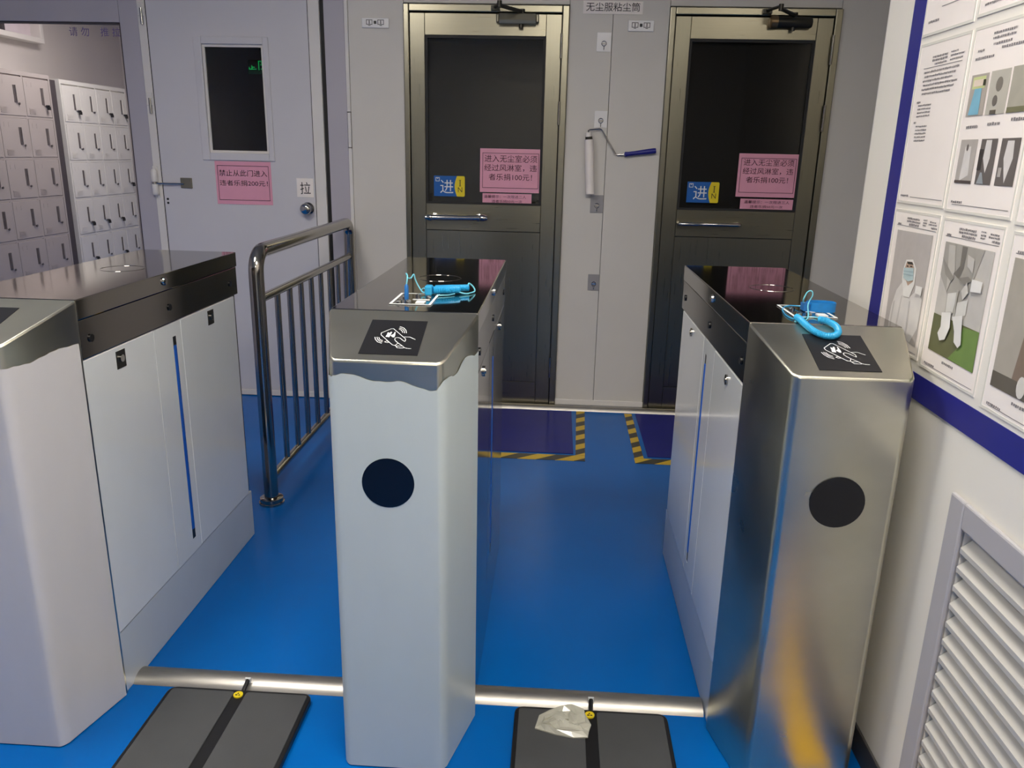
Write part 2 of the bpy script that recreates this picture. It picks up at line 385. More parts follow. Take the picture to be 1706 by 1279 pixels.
# spring closer by the hinge side
sc = build(MB().tube([bw(-2.083, z, .022) for z in (1.075, 1.08, 1.125, 1.13)], [.012, .016, .017, .015], 14), 'spring_closer', TRIMW, d1, smooth=True)
build(MB().tube([bw(-2.083, z, .022) for z in (1.142, 1.146, 1.195, 1.205)], [.016, .0175, .0165, .01], 14), 'closer_cap', TRIMW, sc, smooth=True)
build(MB().cyl(bw(-2.083, 1.128, .022), bw(-2.083, 1.145, .022), .013, 12), 'closer_collar', CHROME, sc, smooth=True)
build(MB().cyl(bw(-2.075, 1.134, .024), bw(-1.935, 1.134, .012), .0045, 8), 'closer_arm', CHROME, sc, smooth=True)
build(MB().box(-1.955, -1.895, BW - .006, BW, 1.112, 1.164), 'closer_plate', STEEL, sc, bevel=.001)
build(MB().box(-2.094, -2.07, BW - .010, BW - .004, 1.06, 1.22), 'closer_backplate', TRIMW, sc)
for z in (1.055, 1.035): build(MB().cyl(bw(-2.033, z), bw(-2.033, z, .002), .006, 10), 'screw_hole', BLACK, d1)

# ------------------------------------------------------------------ steel air-shower doors (door_2, door_3)
def steel_door(name, X, second):
    d = struct(empty(name, (X + .4, BW, 0)))
    W_ = .799
    L, R = X + .030, X + W_ - .036
    P = 0.018
    build(MB().box(X, L - .003, BW - P, BW + .05, 0, 2.0), 'frame_post', STEEL, d, bevel=.004)
    build(MB().box(R + .003, X + W_, BW - P, BW + .05, 0, 2.0), 'frame_post', STEEL, d, bevel=.004)
    build(MB().box(L - .003, R + .003, BW - P, BW + .05, 1.966, 2.0), 'frame_head', STEEL_H, d, bevel=.004)
    build(MB().box(L - .003, R + .003, BW + .035, BW + .048, .0, 1.966).box(L - .0035, L, BW + .004, BW + .04, 0, 1.966).box(R, R + .0035, BW + .004, BW + .04, 0, 1.966), 'shadow_gap', GASKET, d)
    gl, gr, gz0, gz1 = X + .102, X + .690, 1.068, 1.863
    f = BW - .006
    build(MB().box(L, gl, f, BW + .034, .012, 1.961), 'stile', STEEL, d, bevel=.0015, seg=1)
    build(MB().box(gr, R, f, BW + .034, .012, 1.961), 'stile', STEEL, d, bevel=.0015, seg=1)
    build(MB().box(gl + .0008, gr - .0008, f + .001, BW + .034, gz1, 1.961), 'top_rail', STEEL_H, d, bevel=.0015, seg=1)
    build(MB().box(gl + .0008, gr - .0008, f + .001, BW + .034, .935, gz0), 'lock_rail', STEEL_H, d, bevel=.0015, seg=1)
    build(MB().box(gl + .0008, gr - .0008, f + .001, BW + .034, .012, .135), 'bottom_rail', STEEL_H, d, bevel=.0015, seg=1)
    build(MB().box(gl + .001, gr - .001, f + .004, BW + .030, .137, .933), 'lower_panel', STEEL, d, bevel=.001, seg=1)
    gk = MB()
    for q in ((gl, gl + .012, gz0, gz1), (gr - .012, gr, gz0, gz1), (gl + .012, gr - .012, gz0, gz0 + .01), (gl + .012, gr - .012, gz1 - .012, gz1)):
        gk.box(q[0], q[1], BW + .000, BW + .014, q[2], q[3])
    build(gk, 'gasket', GASKET, d)
    build(MB().box(gl + .008, gr - .008, BW + .006, BW + .012, gz0 + .008, gz1 - .008), 'pane', GLASSK if second else GLASSD, d)
    for (z0, z1) in (((1.765, 1.875), (1.46, 1.568), (.17, .28)) if not second else ((1.755, 1.885), (1.455, 1.575), (.17, .28))):
        build(MB().cyl((R + .002, BW - P - .006, z0), (R + .002, BW - P - .006, z1), .0065, 10).cyl((R + .002, BW - P - .006, (z0 + z1) / 2 - .001), (R + .002, BW - P - .006, (z0 + z1) / 2 + .001), .0072, 10), 'hinge', TUBE, d, smooth=True)
    zc = 1.0
    if not second:
        hd = build(MB().cyl(bw(X + .107, zc, .05), bw(X + .418, zc + .004, .05), .0145, 16), 'pull_handle', CHROME, d, smooth=True)
        for x in (X + .107, X + .418):
            build(MB().tube([bw(x - .004, zc, .05), bw(x + .014, zc, .05), bw(x + .03, zc, .05), bw(x + .034, zc, .05)] if x < X + .2 else [bw(x + .004, zc + .004, .05), bw(x - .014, zc + .004, .05), bw(x - .03, zc + .004, .05), bw(x - .034, zc + .004, .05)], [.010, .018, .018, .0145], 16), 'handle_end', CHROME, hd, smooth=True)
        for x in (X + .146, X + .372):
            build(MB().tube([bw(x, zc + .002, .006), bw(x, zc + .002, .012), bw(x, zc + .002, .014), bw(x, zc + .002, .05)], [.02, .019, .012, .013], 16), 'handle_post', CHROME, hd, smooth=True)
    else:
        hd = build(MB().tube([bw(X + .113, zc, .006), bw(X + .113, zc, .04), bw(X + .117, zc, .047), bw(X + .13, zc, .05), bw(X + .40, zc + .002, .05), bw(X + .412, zc + .002, .046), bw(X + .416, zc + .002, .04), bw(X + .416, zc + .002, .006)], .0095, 14), 'pull_handle', CHROME, d, smooth=True)
    # door closer on the top rail with folding arm to the head
    xa = X + (.465 if not second else .466); xb = X + (.640 if not second else .655)
    if not second:
        cl = build(MB().prism([(xa, BW - .008, 1.912), (xa, BW - .048, 1.912), (xa, BW - .052, 1.928), (xa, BW - .046, 1.958), (xa, BW - .008, 1.958)],
                              [(xb, BW - .008, 1.912), (xb, BW - .048, 1.912), (xb, BW - .052, 1.928), (xb, BW - .046, 1.958), (xb, BW - .008, 1.958)]), 'door_closer', STEEL_H, d, bevel=.002)
        for x in (xa - .014, xb):
            build(MB().box(x, x + .014, BW - .044, BW - .006, 1.918, 1.956), 'closer_end', STEEL, cl, bevel=.005)
        build(MB().cyl((X + .57, BW - .03, 1.895), (X + .57, BW - .03, 1.914), .011, 14), 'closer_spindle', CLOSERD, cl, smooth=True)
    else:
        cl = build(MB().tube([(xa + .03, BW - .03, 1.938), (xb - .008, BW - .03, 1.936), (xb, BW - .03, 1.936)], [.0245, .0245, .02], 20), 'door_closer', CLOSERD, d, smooth=True)
        build(MB().tube([(xa - .004, BW - .03, 1.938), (xa, BW - .03, 1.938), (xa + .03, BW - .03, 1.938)], [.02, .027, .027], 20), 'closer_end', BRASS, cl, smooth=True)
        build(MB().cyl((X + .57, BW - .03, 1.90), (X + .57, BW - .03, 1.918), .010, 14), 'closer_spindle', CLOSERD, cl, smooth=True)
    pv = Vector((X + .575, BW - .032, 1.966))
    el = Vector((X + .475, BW - .16, 1.972)); br = Vector((X + .445, BW - .03, 1.985))
    build(MB().cyl(tuple(pv - Vector((0, 0, .01))), tuple(pv + Vector((0, 0, .012))), .012, 12).tube([pv, pv * .5 + el * .5, el], [.010, .009, .009], 8), 'closer_arm', CLOSERD, cl, smooth=True)
    build(MB().cyl(tuple(el - Vector((0, 0, .008))), tuple(el + Vector((0, 0, .02))), .011, 12).tube([el + Vector((0, 0, .012)), br + Vector((0, -.01, .0))], .007, 8).box(X + .425, X + .468, BW - .036, BW - .018, 1.972, 1.992), 'closer_arm', CLOSERD, cl, smooth=True)
    return d
steel_door('door_2', -.777, False)
steel_door('door_3', .496, True)

# floor cover strips
def dome(x0, x1, yc, wd, ht, name, label, n=12):
    prof = [(yc - wd / 2 + wd * i / n, ht * math.sin(PI * i / n) ** .7) for i in range(n + 1)]
    a = [(x0, y, z + .0005) for y, z in prof]; b = [(x1, y, z + .0005) for y, z in prof]
    return tag(build(MB().prism(a, b), name, SILVER, smooth=True), label, 'floor strip')
dome(-1.036, -.470, 1.692, .072, .018, 'floor_strip', 'domed aluminium cable cover across the lane next to the handrail')
dome(-.162, .404, 1.692, .072, .018, 'floor_strip', 'domed aluminium cable cover across the lane next to the notice wall')
dome(-.845, 1.32, 4.062, .055, .022, 'floor_strip', 'long domed aluminium strip along the foot of the steel doors')

# ================================================================== CEILING LIGHTS
def ceiling_light(x0, x1, y0, y1, m, label, z=2.65):
    t = thing('ceiling_light', label, 'ceiling light', ((x0 + x1) / 2, (y0 + y1) / 2, z - .03))
    f = MB()
    for q in ((x0 - .03, x0, y0 - .03, y1 + .03), (x1, x1 + .03, y0 - .03, y1 + .03), (x0, x1, y0 - .03, y0), (x0, x1, y1, y1 + .03)):
        f.box(q[0], q[1], q[2], q[3], z - .03, z)
    build(f, 'frame', TRIMW, t)
    build(MB().box(x0, x1, y0, y1, z - .022, z - .012), 'diffuser', m, t)
ceiling_light(-.30, .50, .40, 1.00, LAMP1, 'white panel light on the ceiling above the front of the gates')
ceiling_light(-1.60, -1.10, 1.15, 1.75, LAMP2, 'unseen fill panel added above the gates to brighten the rear wall')
ceiling_light(-.45, .35, -1.5, -.9, LAMP4, 'white panel light on the ceiling behind the photographer')
ceiling_light(1.2, 1.8, .6, 1.2, LAMP5, 'unseen fill panel added beyond the notice wall to brighten the door')
ceiling_light(-3.5, -2.7, 5.6, 6.2, LAMP3, 'white panel light on the locker room ceiling')

# ================================================================== LOCKERS
def locker(y0, y1, ncol, nrow, top, m, label, keys, pitch):
    X = -3.9
    t = thing('locker', label, 'locker', (X - .25, (y0 + y1) / 2, 0))
    zt = top - .03
    cw = (y1 - y0 - .03) / ncol
    b = MB().box(X - .5, X - .012, y0, y1, 0, top)
    b.box(X - .012, X, y0, y0 + .018, 0, top).box(X - .012, X, y1 - .018, y1, 0, top).box(X - .012, X, y0 + .018, y1 - .018, zt, top)
    for r in range(1, nrow + 1):
        z = zt - r * pitch
        b.box(X - .012, X - .001, y0 + .018, y1 - .018, max(0, z - .008), z + .008)
    for c in range(1, ncol):
        yc = y0 + .015 + c * cw
        b.box(X - .012, X - .0005, yc - .007, yc + .007, 0, zt)
    build(b, 'body', m, t)
    dm = hm = lm = km = None
    for r in range(nrow):
        for c in range(ncol):
            ya = y0 + .015 + c * cw + .009; yb = ya + cw - .018
            z1 = zt - r * pitch - .010; z0 = z1 - pitch + .020
            org = (ya, z1)
            if dm is None:
                dm = build(MB().box(X - .0115, X + .002, ya, yb, z0, z1), 'door', m, t, bevel=.002, seg=1)
                hy = ya + (yb - ya) * .70
                hm = build(MB().box(X + .002, X + .004, hy - .018, hy + .012, z1 - .180, z1 - .060).box(X + .004, X + .012, hy + .002, hy + .014, z1 - .180, z1 - .060, 1), 'pull_handle', [HANDLED, m], dm)  # raised dark plate paints the shade inside the recessed pull
                lm = build(MB().cyl((X + .002, hy + .028, z1 - .185), (X + .010, hy + .028, z1 - .185), .008, 10), 'lock', HANDLED, dm, smooth=True)
                vm = MB()
                for k in range(4): vm.box(X + .0015, X + .0045, ya + .03, ya + .10, z0 + .018 + k * .011, z0 + .023 + k * .011)
                for k in range(2): vm.box(X + .0015, X + .003, ya + .035 + k * .05, ya + .038 + k * .05, z1 - .062, z1 - .03)
                vm = build(vm, 'vent_louver', m, dm); vm['kind'] = 'stuff'
                base = (ya, z1); first = dm; fh, fl, fv = hm, lm, vm
            else:
                dl = (0, ya - base[0], z1 - base[1])
                dd = copy_piece(first, dl, t)
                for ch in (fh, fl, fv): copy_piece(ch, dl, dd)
                dm = dd
            if (r, c) in keys:
                hy = ya + (yb - ya) * .70 + .028; z = z1 - .185
                build(MB().box(X + .010, X + .03, hy - .003, hy + .003, z - .006, z + .006).box(X + .018, X + .026, hy - .014, hy + .018, z - .028, z - .004), 'key', BLACK, dm)
    return t
locker(6.305, 7.275, 4, 6, 1.80, LOCKB, 'pale locker bank with four narrow door columns, seen behind glass',
       {(0, 0), (0, 2), (0, 3), (2, 3), (3, 0), (3, 1), (3, 2), (4, 0), (4, 2)}, .293)
locker(5.22, 6.185, 3, 6, 1.815, LOCKA, 'warm grey locker bank with three wider door columns, behind glass', {(0, 2)}, .288)
struct(build(MB().box(-4.4, -3.93, 6.19, 6.30, 0, 1.79), 'locker_gap_shade', LOCKD))  # dark block stands in for the deep shade between the two lockers

# exit sign in the dark room behind the side-door window
ex = thing('exit_sign', 'small green lit exit sign in the dark behind the side door window', 'sign', (-1.82, 5.0, 1.75))
build(MB().box(-1.895, -1.745, 4.99, 5.02, 1.748, 1.828), 'housing', BLACK, ex)
lg = MB()
for q in ((-1.83, -1.826, 1.77, 1.822), (-1.83, -1.775, 1.818, 1.822), (-1.779, -1.775, 1.77, 1.822)):
    lg.box(q[0], q[1], 4.985, 4.989, q[2], q[3])
def es(pts): lg.strip([(x, 4.986, z) for x, z in pts], .005, (0, -1, 0))
es([(-1.812, 1.812), (-1.806, 1.806)]); es([(-1.816, 1.800), (-1.80, 1.800), (-1.792, 1.806)]); es([(-1.804, 1.80), (-1.800, 1.786), (-1.79, 1.772)]); es([(-1.80, 1.788), (-1.814, 1.774)])
es([(-1.886, 1.775), (-1.845, 1.775)]); es([(-1.886, 1.785), (-1.886, 1.775)]); es([(-1.87, 1.795), (-1.87, 1.775)]); es([(-1.87, 1.786), (-1.855, 1.786)])
build(lg, 'pictogram', GREENLIT, ex)
build(MB().box(-1.8945, -1.7455, 4.986, 4.99, 1.749, 1.766), 'glow_band', GREENDIM, ex)
build(MB().cyl((-1.82, 5.005, 1.828), (-1.82, 5.005, 2.65), .004, 6), 'hanger_rod', BLACK, ex)

# ================================================================== GATE CABINETS
SL = Vector((0, -.061, .195)).normalized()       # normal of the sloping card-reader face
def slope_z(y): return .997 - (1.625 - y) * .061 / .195
ICON = [[(-0.0284, 1.5261), (-0.0289, 1.5304), (-0.0119, 1.5475), (-0.0073, 1.5478), (0.0241, 1.5104), (0.0246, 1.5053), (0.024, 1.501), (0.0196, 1.505), (0.0126, 1.5131), (0.0066, 1.5153), (0.0029, 1.5133), (0.0025, 1.5082), (0.0055, 1.5024), (0.0115, 1.4952), (0.0231, 1.4842), (0.0273, 1.4787), (0.0249, 1.4773), (0.0131, 1.4777), (0.0084, 1.4857), (0.0022, 1.487), (-0.0276, 1.5226), (-0.0284, 1.5261)], [(0.019, 1.5178), (0.0308, 1.5186), (0.0434, 1.5099)], [(0.0273, 1.4787), (0.0331, 1.4766), (0.0409, 1.4759)], [(-0.0154, 1.4977), (-0.0116, 1.5013), (-0.006, 1.4962), (-0.0112, 1.495), (-0.0154, 1.4977)], [(0.0082, 1.4866), (0.0117, 1.4943)], [(0.0102, 1.4834), (0.023, 1.485)], [(0.0041, 1.5566), (0.0124, 1.5526), (0.0188, 1.5432), (0.0217, 1.5328)], [(0.0042, 1.5512), (0.0109, 1.548), (0.0155, 1.5412), (0.0175, 1.5329)], [(0.0042, 1.5467), (0.0084, 1.5443), (0.0121, 1.5392), (0.0136, 1.534)], [(-0.0384, 1.5141), (-0.0353, 1.5049), (-0.0287, 1.496), (-0.0206, 1.4923)], [(-0.0342, 1.5144), (-0.0316, 1.5068), (-0.0259, 1.4995), (-0.0204, 1.4973)], [(-0.0303, 1.5138), (-0.0281, 1.5079), (-0.0244, 1.5035), (-0.0205, 1.5021)]]
CHIP = [[(-0.0161, 1.5339), (-0.0135, 1.5323), (-0.0115, 1.5272), (-0.0166, 1.5251)], [(-0.01, 1.536), (-0.0074, 1.5344), (-0.0099, 1.5151), (-0.0175, 1.5163), (-0.017, 1.5224)], [(-0.0013, 1.5366), (0.0007, 1.5227), (0.0002, 1.5154), (-0.0036, 1.5155), (-0.0086, 1.5221), (-0.0032, 1.5277), (-0.0028, 1.5347)]]

def gate_cabinet(cx, hw, label, film, film_top, locks_dark, tester, hoodmat, PANELW=PANELW, PLINTH=PLINTH):
    t = thing('gate_cabinet', label, 'turnstile', (cx, 2.0, 0))
    fh = .105; yb, yf, ye = 1.625, 1.43, 2.497
    # --- front pillar (hexagonal nose)
    def foot(off=0.0, r=.012):
        pts = [(-hw - off, yb), (-hw - off * 1.0, yb - .012)]
        for k in range(5):      # rounded left front corner
            a = k / 4
            pts.append((-fh - off * .9 - r * .45 * (1 - a) + 0.0 + r * a * .9 - r * .2, yf - off + r * (1 - a) ** 2 * 1.2))
        right = [(-x, y) for x, y in pts][::-1]
        return [(cx + x, y) for x, y in pts + right]
    fp = foot()
    build(MB().prism([(x, y, 0) for x, y in fp], [(x, y, slope_z(y)) for x, y in fp]), 'pillar', SMUDGED, t, bevel=.004, seg=2, smooth=True)
    if film:
        ff = foot(.0016)
        # subdivide the outline so the torn upper edge can wander
        out = []
        for i in range(1, len(ff) - 2):
            a, b = ff[i], ff[i + 1]; n = max(1, int(math.dist(a, b) / .012))
            out += [(a[0] + (b[0] - a[0]) * k / n, a[1] + (b[1] - a[1]) * k / n) for k in range(n)]
        out.append(ff[-2])
        N = len(out); rng = random.Random(3 + int(cx * 100))
        vv = []; fs = []
        for i, (x, y) in enumerate(out):
            u = i / (N - 1)
            vv += [(x, y, .003), (x, y, film_top(u) + rng.uniform(-.0018, .0018))]
        for i in range(N - 1): fs.append((2 * i, 2 * i + 2, 2 * i + 3, 2 * i + 1))
        o = build(MB().add(vv, fs), 'protective_film', FILML if locks_dark else FILM, t, smooth=True); o['label'] = 'white film with a torn wavy upper edge'
    # --- base and core
    build(MB().box(cx - hw + .004, cx + hw - .004, yb - .015, ye - .006, 0, .168), 'plinth', PLINTH, t, bevel=.003)
    build(MB().box(cx - hw + .010, cx + hw - .010, yb - .010, ye - .010, .168, .862), 'core', HOODM, t)
    # --- hood: band with screws and cap plate
    band = build(MB().box(cx - hw + .0015, cx + hw - .0015, yb, ye, .862, .950), 'hood_band', hoodmat, t, bevel=.002)
    build(MB().box(cx - hw, cx + hw, yb - .001, ye + .004, .951, .997), 'hood_cap', MIRROR, t, bevel=.0022)
    for sgn in (-1, 1):
        xs = cx + sgn * (hw - .0015)
        for y in (1.665, 2.035, 2.44): build(MB().cyl((xs, y, .904), (xs + sgn * .003, y, .904), .009, 14), 'rivet', BLACK, band, smooth=True)
        build(MB().tube([(cx + sgn * hw, 2.017, .977), (cx + sgn * (hw + .005), 2.017, .977), (cx + sgn * (hw + .007), 2.017, .977)], [.011, .010, .004], 14), 'cap_screw', CHROME, t, smooth=True)
        # --- side panels
        def side(a, b, z0, z1, th=.0085):
            x0 = cx + sgn * (hw - .010); x1 = cx + sgn * (hw - .010 + th)
            return (min(x0, x1), max(x0, x1), a, b, z0, z1)
        fpn = build(MB().box(*side(1.598 if False else yb - .004, 1.937, .171, .860)), 'front_panel', PANELW, t, bevel=.0015, seg=1)
        rpn = build(MB().box(*side(2.089, 2.462, .171, .860)), 'rear_panel', PANELW, t, bevel=.0015, seg=1)
        sm = MB(); ys, hs = 2.046, .010
        for q in ((1.9395, ys - hs, .171, .860), (ys + hs, 2.0865, .171, .860), (ys - hs, ys + hs, .171, .213), (ys - hs, ys + hs, .822, .860)): sm.box(*side(*q))
        spn = build(sm, 'slot_panel', PANELW, t)
        build(MB().box(*side(ys - hs, ys + hs, .2135, .8215, .0078)), 'slot', BLACK, spn)
        build(MB().box(*side(ys - .0075, ys + .0075, .243, .797, .0098)), 'flap_edge', BLUEFLAP, spn, bevel=.002)
        for y, pp in ((1.775, fpn), (2.282, rpn)):
            x0 = cx + sgn * (hw - .0015)
            if locks_dark:
                lk = MB().box(min(x0, x0 + sgn * .0012), max(x0, x0 + sgn * .0012), y - .021, y + .019, .806, .849)
                lk = build(lk, 'lock', CLOSERD, pp, bevel=.0)
                build(MB().cyl((x0, y - .002, .83), (x0 + sgn * .006, y - .002, .83), .009, 14), 'keyhole', CHROME, pp, smooth=True)
            else:
                build(MB().cyl((x0, y, .83), (x0 + sgn * .004, y, .83), .0125, 16).cyl((x0, y, .83), (x0 + sgn * .006, y, .83), .006, 12), 'lock', TUBE, pp, smooth=True)
    # --- engraved ring on the cap
    ring = [(cx + .008 + .056 * math.cos(a * PI / 20), 2.085 + .056 * math.sin(a * PI / 20), .9964) for a in range(40)]
    build(MB().tube(ring, .0016, 6, closed=True), 'speaker_ring', MIRROR, t, smooth=True)
    # --- card reader plate and sensor window on the nose
    def sp(x, y, d): return (cx + x, y, slope_z(y) + d)
    q = [(-.058, 1.454), (.057, 1.454), (.057, 1.582), (-.058, 1.582)]
    cp = build(MB().prism([sp(x, y, -.001) for x, y in q], [sp(x, y, .0012) for x, y in q]), 'card_reader_plate', CARDM, t)
    im = MB()
    for st in ICON: im.strip([sp(x, y, .0016) for x, y in st], .0014, SL)
    for st in CHIP: im.poly([sp(x, y, .0016) for x, y in st][::-1])
    build(im, 'tap_card_icon', WHITEINK, cp)
    build(MB().cyl((cx, yf - .0008, .688), (cx, yf - .0024, .688), .0525, 40), 'sensor_window', SENSOR, t, smooth=True)
    # --- wrist-strap tester plate on the cap
    if tester:
        ox = cx - .0
        tp = build(MB().box(ox - .046, ox + .046, 1.688, 1.828, .997, .9985), 'tester_plate', CHROME, t)
        bm = MB()
        for q in ((-.046, -.0405, 1.688, 1.828), (.0405, .046, 1.688, 1.828), (-.0405, .0405, 1.688, 1.6925), (-.0405, .0405, 1.8235, 1.828)):
            bm.box(ox + q[0], ox + q[1], q[2], q[3], .9985, .9992)
        build(bm, 'plate_border', WHITEINK, tp)
        build(MB().box(ox - .0405, ox + .0405, 1.6925, 1.8235, .9983, .9988), 'plate_face', MIRROR, tp)
        for x, y in ((-.028, 1.712), (-.008, 1.712), (-.026, 1.776), (.002, 1.785), (.028, 1.772)):
            build(MB().cyl((ox + x, y, .998), (ox + x, y, 1.004), .0065, 14).cyl((ox + x, y, 1.004), (ox + x, y, 1.0055), .004, 12), 'jack', CHROME, tp, smooth=True)
        build(MB().box(ox + .010, ox + .030, 1.70, 1.725, .9988, 1.0012).box(ox - .004, ox + .034, 1.745, 1.750, .9988, 1.000), 'plate_marking', WHITEINK, tp)
    return t

def top_center(u): return .906 - .018 * math.exp(-((u - .62) / .12) ** 2) + .018 * max(0, (u - .78) / .22) + .006 * math.sin(u * 37) * (.3 + u)
def top_left(u): return .888 + .016 * max(0, (u - .70) / .3) + .003 * math.sin(u * 29)
gate_cabinet(-1.187, .155, 'gate cabinet with white film nose and square dark locks, nearest the lockers', True, top_left, True, False, HOODM)
gate_cabinet(-.316, .158, 'gate cabinet standing between the two lanes, torn white film on its nose', True, top_center, False, True, HOODM, SMIRROR, SMIRROR)
gate_cabinet(.558, .155, 'gate cabinet with bare brushed steel nose standing beside the notice wall', False, None, False, True, HOODM)

# ================================================================== RAILING
rl = thing('handrail', 'polished steel tube handrail with balusters before the pale side door', 'railing', (-1.066, 3.4, 0))
RX = -1.066
arc = [(RX, 2.75, .02), (RX, 2.75, .88)]
for k in range(1, 9):
    a = k / 8 * PI / 2; arc.append((RX, 2.75 + .075 * (1 - math.cos(a)), .89 + .075 * math.sin(a)))
arc += [(RX, 3.98, .965)]
for k in range(1, 9):
    a = k / 8 * PI / 2; arc.append((RX, 3.985 + .06 * math.sin(a), .965 - .06 * (1 - math.cos(a))))
arc.append((RX, 4.045, .02))
build(MB().tube(arc, .0265, 20), 'hoop_tube', TUBE, rl, smooth=True)
build(MB().cyl((RX, 2.77, .795), (RX, 4.03, .795), .0165, 14), 'middle_rail', TUBE, rl, smooth=True)
build(MB().cyl((RX, 2.77, .10), (RX, 4.03, .10), .0165, 14), 'bottom_rail', TUBE, rl, smooth=True)
b0_ = build(MB().cyl((RX, 2.95, .10), (RX, 2.95, .795), .0115, 12), 'baluster', TUBE, rl, smooth=True)
for k in range(1, 8): copy_piece(b0_, (0, .1425 * k, 0))
for y in (2.75, 4.045):
    build(MB().tube([(RX, y, 0.0), (RX, y, .008), (RX, y, .010), (RX, y, .024), (RX, y, .028)], [.048, .048, .044, .044, .036], 24), 'base_flange', TUBE, rl, smooth=True)

# ================================================================== THINGS ON THE REAR WALL AND DOORS
def notice(x0, x1, z0, z1, d, lines, label, border=True, m=PINK, ink=RUST, tilt=0.0):
    mb = MB()
    cx_, cz = (x0 + x1) / 2, (z0 + z1) / 2
    n = 6
    vs = []; fs = []
    for i in range(n + 1):
        u = i / n; x = x0 + (x1 - x0) * u; bow = .0025 * math.sin(PI * u)
        vs += [bw(x, z0, d + bow * .4), bw(x, z1, d + bow * .4), bw(x, z0, d - .0008), bw(x, z1, d - .0008)]
    for i in range(n):
        k = 4 * i
        fs += [(k, k + 4, k + 5, k + 1), (k + 2, k + 3, k + 7, k + 6), (k + 1, k + 5, k + 7, k + 3), (k, k + 2, k + 6, k + 4)]
    fs += [(0, 1, 3, 2), (4 * n, 4 * n + 2, 4 * n + 3, 4 * n + 1)]
    mb.add(vs, fs)
    s = build(mb, 'notice_sheet', m, None, origin=(cx_, BW - d, z0))
    tag(s, label, 'notice')
    dd = d + .0022
    if border:
        bm = MB(); e = .022
        P = [bw(x0 + e * .6, z0 + e, dd), bw(x1 - e * .6, z0 + e, dd), bw(x1 - e * .6, z1 - e, dd), bw(x0 + e * .6, z1 - e, dd), bw(x0 + e * .6, z0 + e, dd)]
        bm.strip(P, .0022, (0, -1, 0)); build(bm, 'border_line', ink, s)
    for (txt, fx, fz, fw, fht) in lines:
        W_, H_ = x1 - x0, z1 - z0
        lt = back_text(txt, x0 + W_ * fx, z0 + H_ * fz, W_ * fw, H_ * fht, dd, ink, s)
        if H_ < .055: lt['kind'] = 'stuff'
    return s
BIG = [('进入无尘室必须', .505, .775, .86, .165), ('经过风淋室，违', .50, .565, .86, .16), ('者乐捐100元！', .50, .355, .71, .15)]
BIG2 = [('进入无尘室必须', .505, .80, .84, .155), ('经过风淋室，违', .50, .60, .84, .15), ('者乐捐100元！', .50, .40, .70, .14)]
notice(-.400, -.092, 1.130, 1.343, -.004, BIG, 'pink notice on the glass of the steel door with thick chrome handle')
notice(-.386, -.136, 1.073, 1.124, -.004, [('温馨提示：一次限进二人', .46, .70, .86, .30), ('违者乐捐50元一次', .50, .25, .62, .28)], 'narrow pink slip on the steel door with thick chrome handle', False)
notice(.885, 1.178, 1.138, 1.346, -.004, BIG2, 'pink notice on the glass of the steel door nearest the notice wall')
notice(.912, 1.172, 1.079, 1.129, -.004, [('温馨提示：一次限进三人', .50, .70, .86, .30), ('违者乐捐50元一次', .50, .25, .62, .28)], 'narrow pink slip on the steel door nearest the notice wall', False)
notice(-1.768, -1.475, 1.037, 1.252, .002, [('禁止从此门进入', .5, .73, .86, .145), ('违者乐捐200元！', .5, .50, .86, .13)], 'pink 200 yuan notice taped below the window of the pale side door', ink=DARKINK)
notice(-1.345, -1.258, 1.082, 1.176, .002, [('拉', .52, .48, .62, .64)], 'small white sheet with one black character above the round door knob', False, PAPER, DARKINK)
notice(.085, .367, 1.966, 2.022, .003, [('无尘服粘尘筒', .50, .55, .90, .68)], 'white paper strip with black lettering above the adhesive hooks', False, PAPER, DARKINK)

def in_sticker(X, label):
    x0, x1, z0, z1, d = X, X + .158, 1.104, 1.205, -.0045
    s = thing('door_sticker', label, 'sticker', (X + .079, BW, z0))
    build(plate(x0, x1 - .04, z0, z1, d - .001, d + .001), 'blue_field', BLUESTICK, s)
    pts = [(x1 - .004, z0), (x1, z0 + .005), (x1, z1 - .005), (x1 - .004, z1), (x1 - .040, z1)]
    for k in range(1, 8): pts.append((x1 - .040 - .012 * math.sin(PI * k / 8), z1 - (z1 - z0) * k / 8))
    pts.append((x1 - .040, z0))
    build(MB().prism([bw(x, z, d + .0012) for x, z in pts], [bw(x, z, d + .002) for x, z in pts]), 'yellow_tab', YELLOW, s)
    back_text('进', X + .066, z0 + .048, .068, .066, d + .0018, WHITEINK, s)
    im = MB(); e = d + .0026; xi, za, zb = X + .134, z0 + .053, z0 + .080
    im.box(xi - .0022, xi + .0022, BW - e - .0004, BW - e, za, zb).box(xi - .0055, xi + .0055, BW - e - .0004, BW - e, za - .0022, za).box(xi - .0055, xi + .0055, BW - e - .0004, BW - e, zb, zb + .0022)
    build(im, 'letter_i', mat('olive_ink', (70, 62, 8), .6) if 'olive_ink' not in bpy.data.materials else bpy.data.materials['olive_ink'], s)
    back_text('N', X + .134, z0 + .034, .022, .025, d + .0026, bpy.data.materials['olive_ink'], s, name='letter_n')
    m = MB().strip([bw(X + .010, z1 - .026, d + .0018), bw(X + .028, z1 - .026, d + .0018), bw(X + .028, z1 - .009, d + .0018), bw(X + .010, z1 - .009, d + .0018), bw(X + .010, z1 - .026, d + .0018)], .003, (0, -1, 0))
    m.strip([bw(X + .014, z1 - .009, d + .0018), bw(X + .019, z1 - .015, d + .0018), bw(X + .024, z1 - .009, d + .0018)], .0025, (0, -1, 0))
    build(m, 'corner_mark', WHITEINK, s)
in_sticker(-.635, 'blue and yellow IN sticker on the door with thick chrome handle')
in_sticker(.643, 'blue and yellow IN sticker on the door nearest the notice wall')

